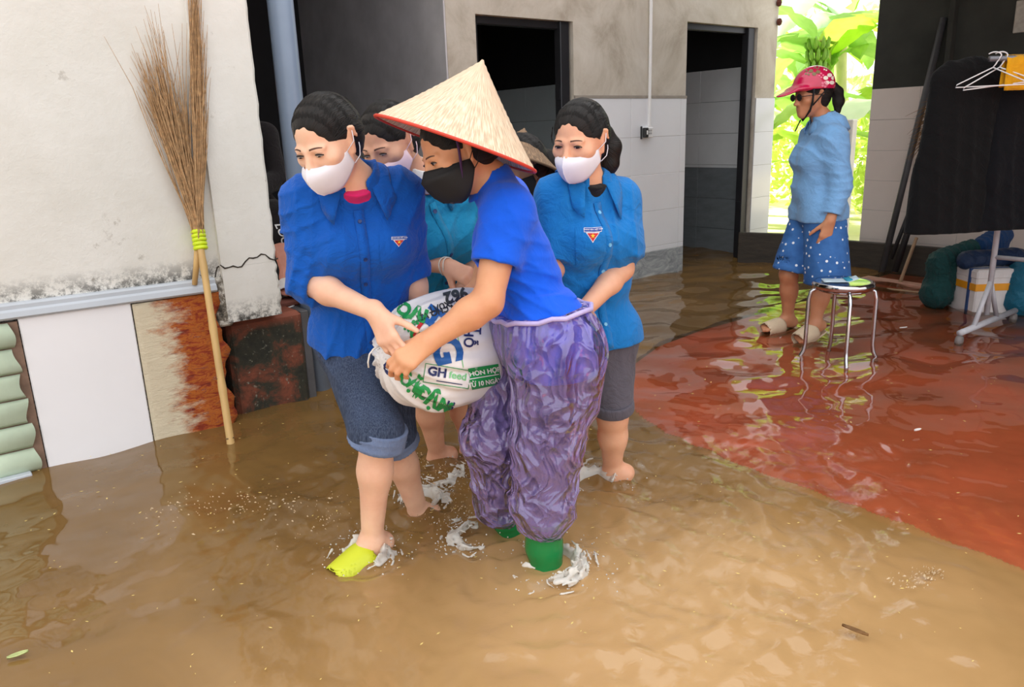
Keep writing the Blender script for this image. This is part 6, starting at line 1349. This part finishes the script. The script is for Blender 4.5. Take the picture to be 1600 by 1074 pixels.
# flat boards on the wet floor
for k, (x0, y0, x1, y1, w_, lab) in enumerate(((1345, 436, 1452, 452, .10, 'pinkish flat board lying on the wet floor before the leaning rods'), (1335, 446, 1450, 459, .035, 'narrow pale lath lying along the front of the pinkish board'))):
    a_, b_ = Z0(x0, y0), Z0(x1, y1); d = nrm(b_-a_); n_ = np.array([-d[1], d[0], 0]); m = MB(); m.frame_box(a_-zX*.03, b_-a_, n_*w_, zX*(.045-.012*k), .004); tag(m.build('board', plain('pink_wet_board', S((176, 130, 110)), .6, .2, 10, stretch=(1, 1, 1)) if k == 0 else MATS['pale_stick']), lab, 'board')
# ======================= FLOATING BITS =======================
def floater(nm, x, y, L, w_, rot, mat, lab, cat, curve=.1):
    c = Z0(x, y); d = np.array([math.cos(rot), math.sin(rot), 0]); e = np.array([-d[1], d[0], 0]); V = []; n = 9
    for i in range(n):
        t = i/(n-1)*2-1; ww = w_*max(.05, (1-t*t))**.6
        for j in (-1, 0, 1): V.append(c+d*L*t/2+e*ww*j/2+zX*(.016+.006*(j != 0)+curve*L*t*t*.3))
    return tag(sheet(nm, np.array(V), grid_faces(n, 3), .002, mat), lab, cat)
floater('dead_leaf', 1335, 996, .062, .014, -.75, plain('dead_leaf_brown', S((120, 84, 44)), .7, .3, 60), 'curled brown dead leaf floating on the water in the lower right', 'leaf'); floater('green_leaf', 30, 1034, .045, .016, .6, plain('pale_leaf_green', S((186, 196, 130)), .6, .15, 60), 'small pale green leaf floating in the lower left corner', 'leaf')
floater('foam_scrap', 1433, 679, .035, .014, .4, plain('white_scrap', S((236, 226, 222)), .7, .03), 'white foam scrap floating over the red floor', 'scrap'); floater('foam_scrap', 1411, 517, .05, .012, .2, MATS['white_scrap'], 'white foam scrap floating near the rack wheels', 'scrap')
rg = np.random.default_rng(17); V = []; F = []
for i in range(420):
    y = rg.uniform(1.5, 4.0); x = rg.uniform(-.75, .75)*y; l = rg.uniform(.002, .007)*(.6+.25*y); a_ = rg.uniform(0, 6.28); d = np.array([math.cos(a_), math.sin(a_), 0])*l; e = np.array([-d[1], d[0], 0])*.35; c = np.array([x, y, .010+rg.uniform(0, .006)]); k = len(V); V += [c-d, c+e, c+d, c-e, c-zX*.002]; F += [(k, k+1, k+2, k+3), (k+3, k+4, k, k+3)[:3], (k+1, k+4, k+2)]
tag(mk('floating_specks', np.array(V), F, plain('yellow_speck', S((226, 200, 120)), .7, .2)), 'tiny yellow plant specks scattered on the muddy water', 'debris', kind='stuff')
# ======================= SPLASHES =======================
def m_foam():
    m, nt, bs = _mat('churned_water'); bs.inputs['Base Color'].default_value = (.95, .92, .86, 1); bs.inputs['Roughness'].default_value = .06; bs.inputs['Transmission Weight'].default_value = .45; bs.inputs['IOR'].default_value = 1.33; bs.inputs['Specular IOR Level'].default_value = .8; return m
FOAM = m_foam()
FOAM2 = plain('foam_bubbles', S((196, 168, 130)), .12, .08, 40, spec=.8)
def splash(c, r0, seed, lab, n=120, ang=None, hgt=.05, crown=True):
    rg = np.random.default_rng(seed); lo = np.array([c[0]-.24, c[1]-.24, -.03]); hi = np.array([c[0]+.24, c[1]+.24, .14]); F = Field(lo, hi, .0045)
    for i in range(n):
        a_ = rg.uniform(0, 6.2832) if ang is None else rg.normal(ang, .9); rr = r0+abs(rg.normal(0, .032)); z = max(.002, rg.exponential(hgt*.35)*math.exp(-abs(rr-r0-.02)/.06)); p = np.array([c[0]+rr*math.cos(a_), c[1]+rr*math.sin(a_), z]); t = np.array([-math.sin(a_), math.cos(a_), 0]); L = rg.uniform(.004, .022); F.cone(p-t*L, p+t*L+zX*rg.normal(0, .006), rg.uniform(.0026, .0055), rg.uniform(.002, .004), .010)
    if crown:
        for k in range(46):
            a_ = 6.2832*k/46; 
            if ang is not None and math.cos(a_-ang) < -.2: continue
            h = hgt*(.35+.65*abs(math.sin(a_*3.3+seed))*abs(math.sin(a_*1.7+seed*2))); p = np.array([c[0]+r0*math.cos(a_), c[1]+r0*math.sin(a_), .0]); F.cone(p, p*1.0+np.array([.018*math.cos(a_), .018*math.sin(a_), h]), .006, .0032, .008)
    w = wob(seed, 120); F.disp(lambda x, y, z: .0016*w(x, y, z)); V, Q = F.mesh(); V = relax(V, Q, 1); V = [v for v in V]; Q = [tuple(int(i) for i in q) for q in Q]
    for i in range(150):
        a_ = rg.uniform(0, 6.2832) if ang is None else rg.normal(ang, 1.2); rr = r0+abs(rg.normal(.01, .06)); o = np.array([c[0]+rr*math.cos(a_), c[1]+rr*math.sin(a_), .008+abs(rg.normal(0, .018))]); s_ = rg.uniform(.0010, .0032); k = len(V); V += [o+s_*np.array(q) for q in ((1, 0, 0), (0, 1, 0), (-1, 0, 0), (0, -1, 0), (0, 0, 1.2), (0, 0, -1))]; Q += [(k+i_, k+(i_+1) % 4, k+4) for i_ in range(4)]+[(k+(i_+1) % 4, k+i_, k+5) for i_ in range(4)]
    return tag(mk('splash', np.array(V), Q, FOAM, None, True), lab, 'splash', kind='stuff')
splash((-.47, 2.05), .052, 1, 'foaming splash round the front foot with the yellow-green slipper', 110, 1.0, .06)
splash((-.34, 2.42), .055, 2, 'splash round the rear bare ankle of the jeans wearer', 80, 1.2, .04)
splash((-.29, 2.62), .06, 3, 'splash in front of the turquoise wearer ankle', 90, -.6, .04, False)
splash((.08, 1.98), .075, 4, 'splash round the front green rubber boot', 120, .1, .05)
splash((.27, 2.50), .065, 5, 'splash behind the right carrier ankle near the plastic overtrousers', 110, 1.9, .06)
splash((-.12, 2.16), .06, 6, 'small splash between the boots and the slippered foot', 70, 3.1, .035, False)
def ripple_foam(name, pts, seed, lab, w_=.03, n=160):
    n = int(n*1.6)
    rg = np.random.default_rng(seed); V = []; Fc = []; pts = [np.asarray(p, float) for p in pts]
    for i in range(n):
        t = rg.uniform(0, len(pts)-1.001); k = int(t); p = lerp(pts[k], pts[k+1], t-k); d = nrm(pts[k+1]-pts[k]); e = np.array([-d[1], d[0], 0]); c = p+e*rg.normal(0, w_*1.5); c[2] = .012+rg.uniform(0, .005); L = rg.uniform(.0012, .0045)*(1 if rg.random() > .10 else 2.); b = L*rg.uniform(.2, .5); q = len(V); d2 = nrm(d+e*rg.normal(0, .3))
        e2 = np.array([-d2[1], d2[0], 0]); V += [c-d2*L, c-d2*L*.3+e2*b, c+d2*L*.5+e2*b*.8, c+d2*L, c+d2*L*.3-e2*b, c-d2*L*.5-e2*b*.8, c+zX*.004]; Fc += [(q+j, q+(j+1) % 6, q+6) for j in range(6)]
    return tag(mk(name, np.array(V), Fc, FOAM2, None, False), lab, 'foam', kind='stuff')
ripple_foam('foam_streak', [Z0(250, 790), Z0(360, 800), Z0(470, 790), Z0(530, 830)], 4, 'bubbly foam left of the slippered foot', .05, 130)
ripple_foam('foam_streak', [Z0(640, 720), Z0(700, 740), Z0(730, 790), Z0(690, 830)], 5, 'foam swirl under the sack between the walkers', .035, 190)
ripple_foam('foam_streak', [Z0(1400, 925), Z0(1440, 910), Z0(1465, 895)], 6, 'white foam patch alone in the water at right', .012, 70)
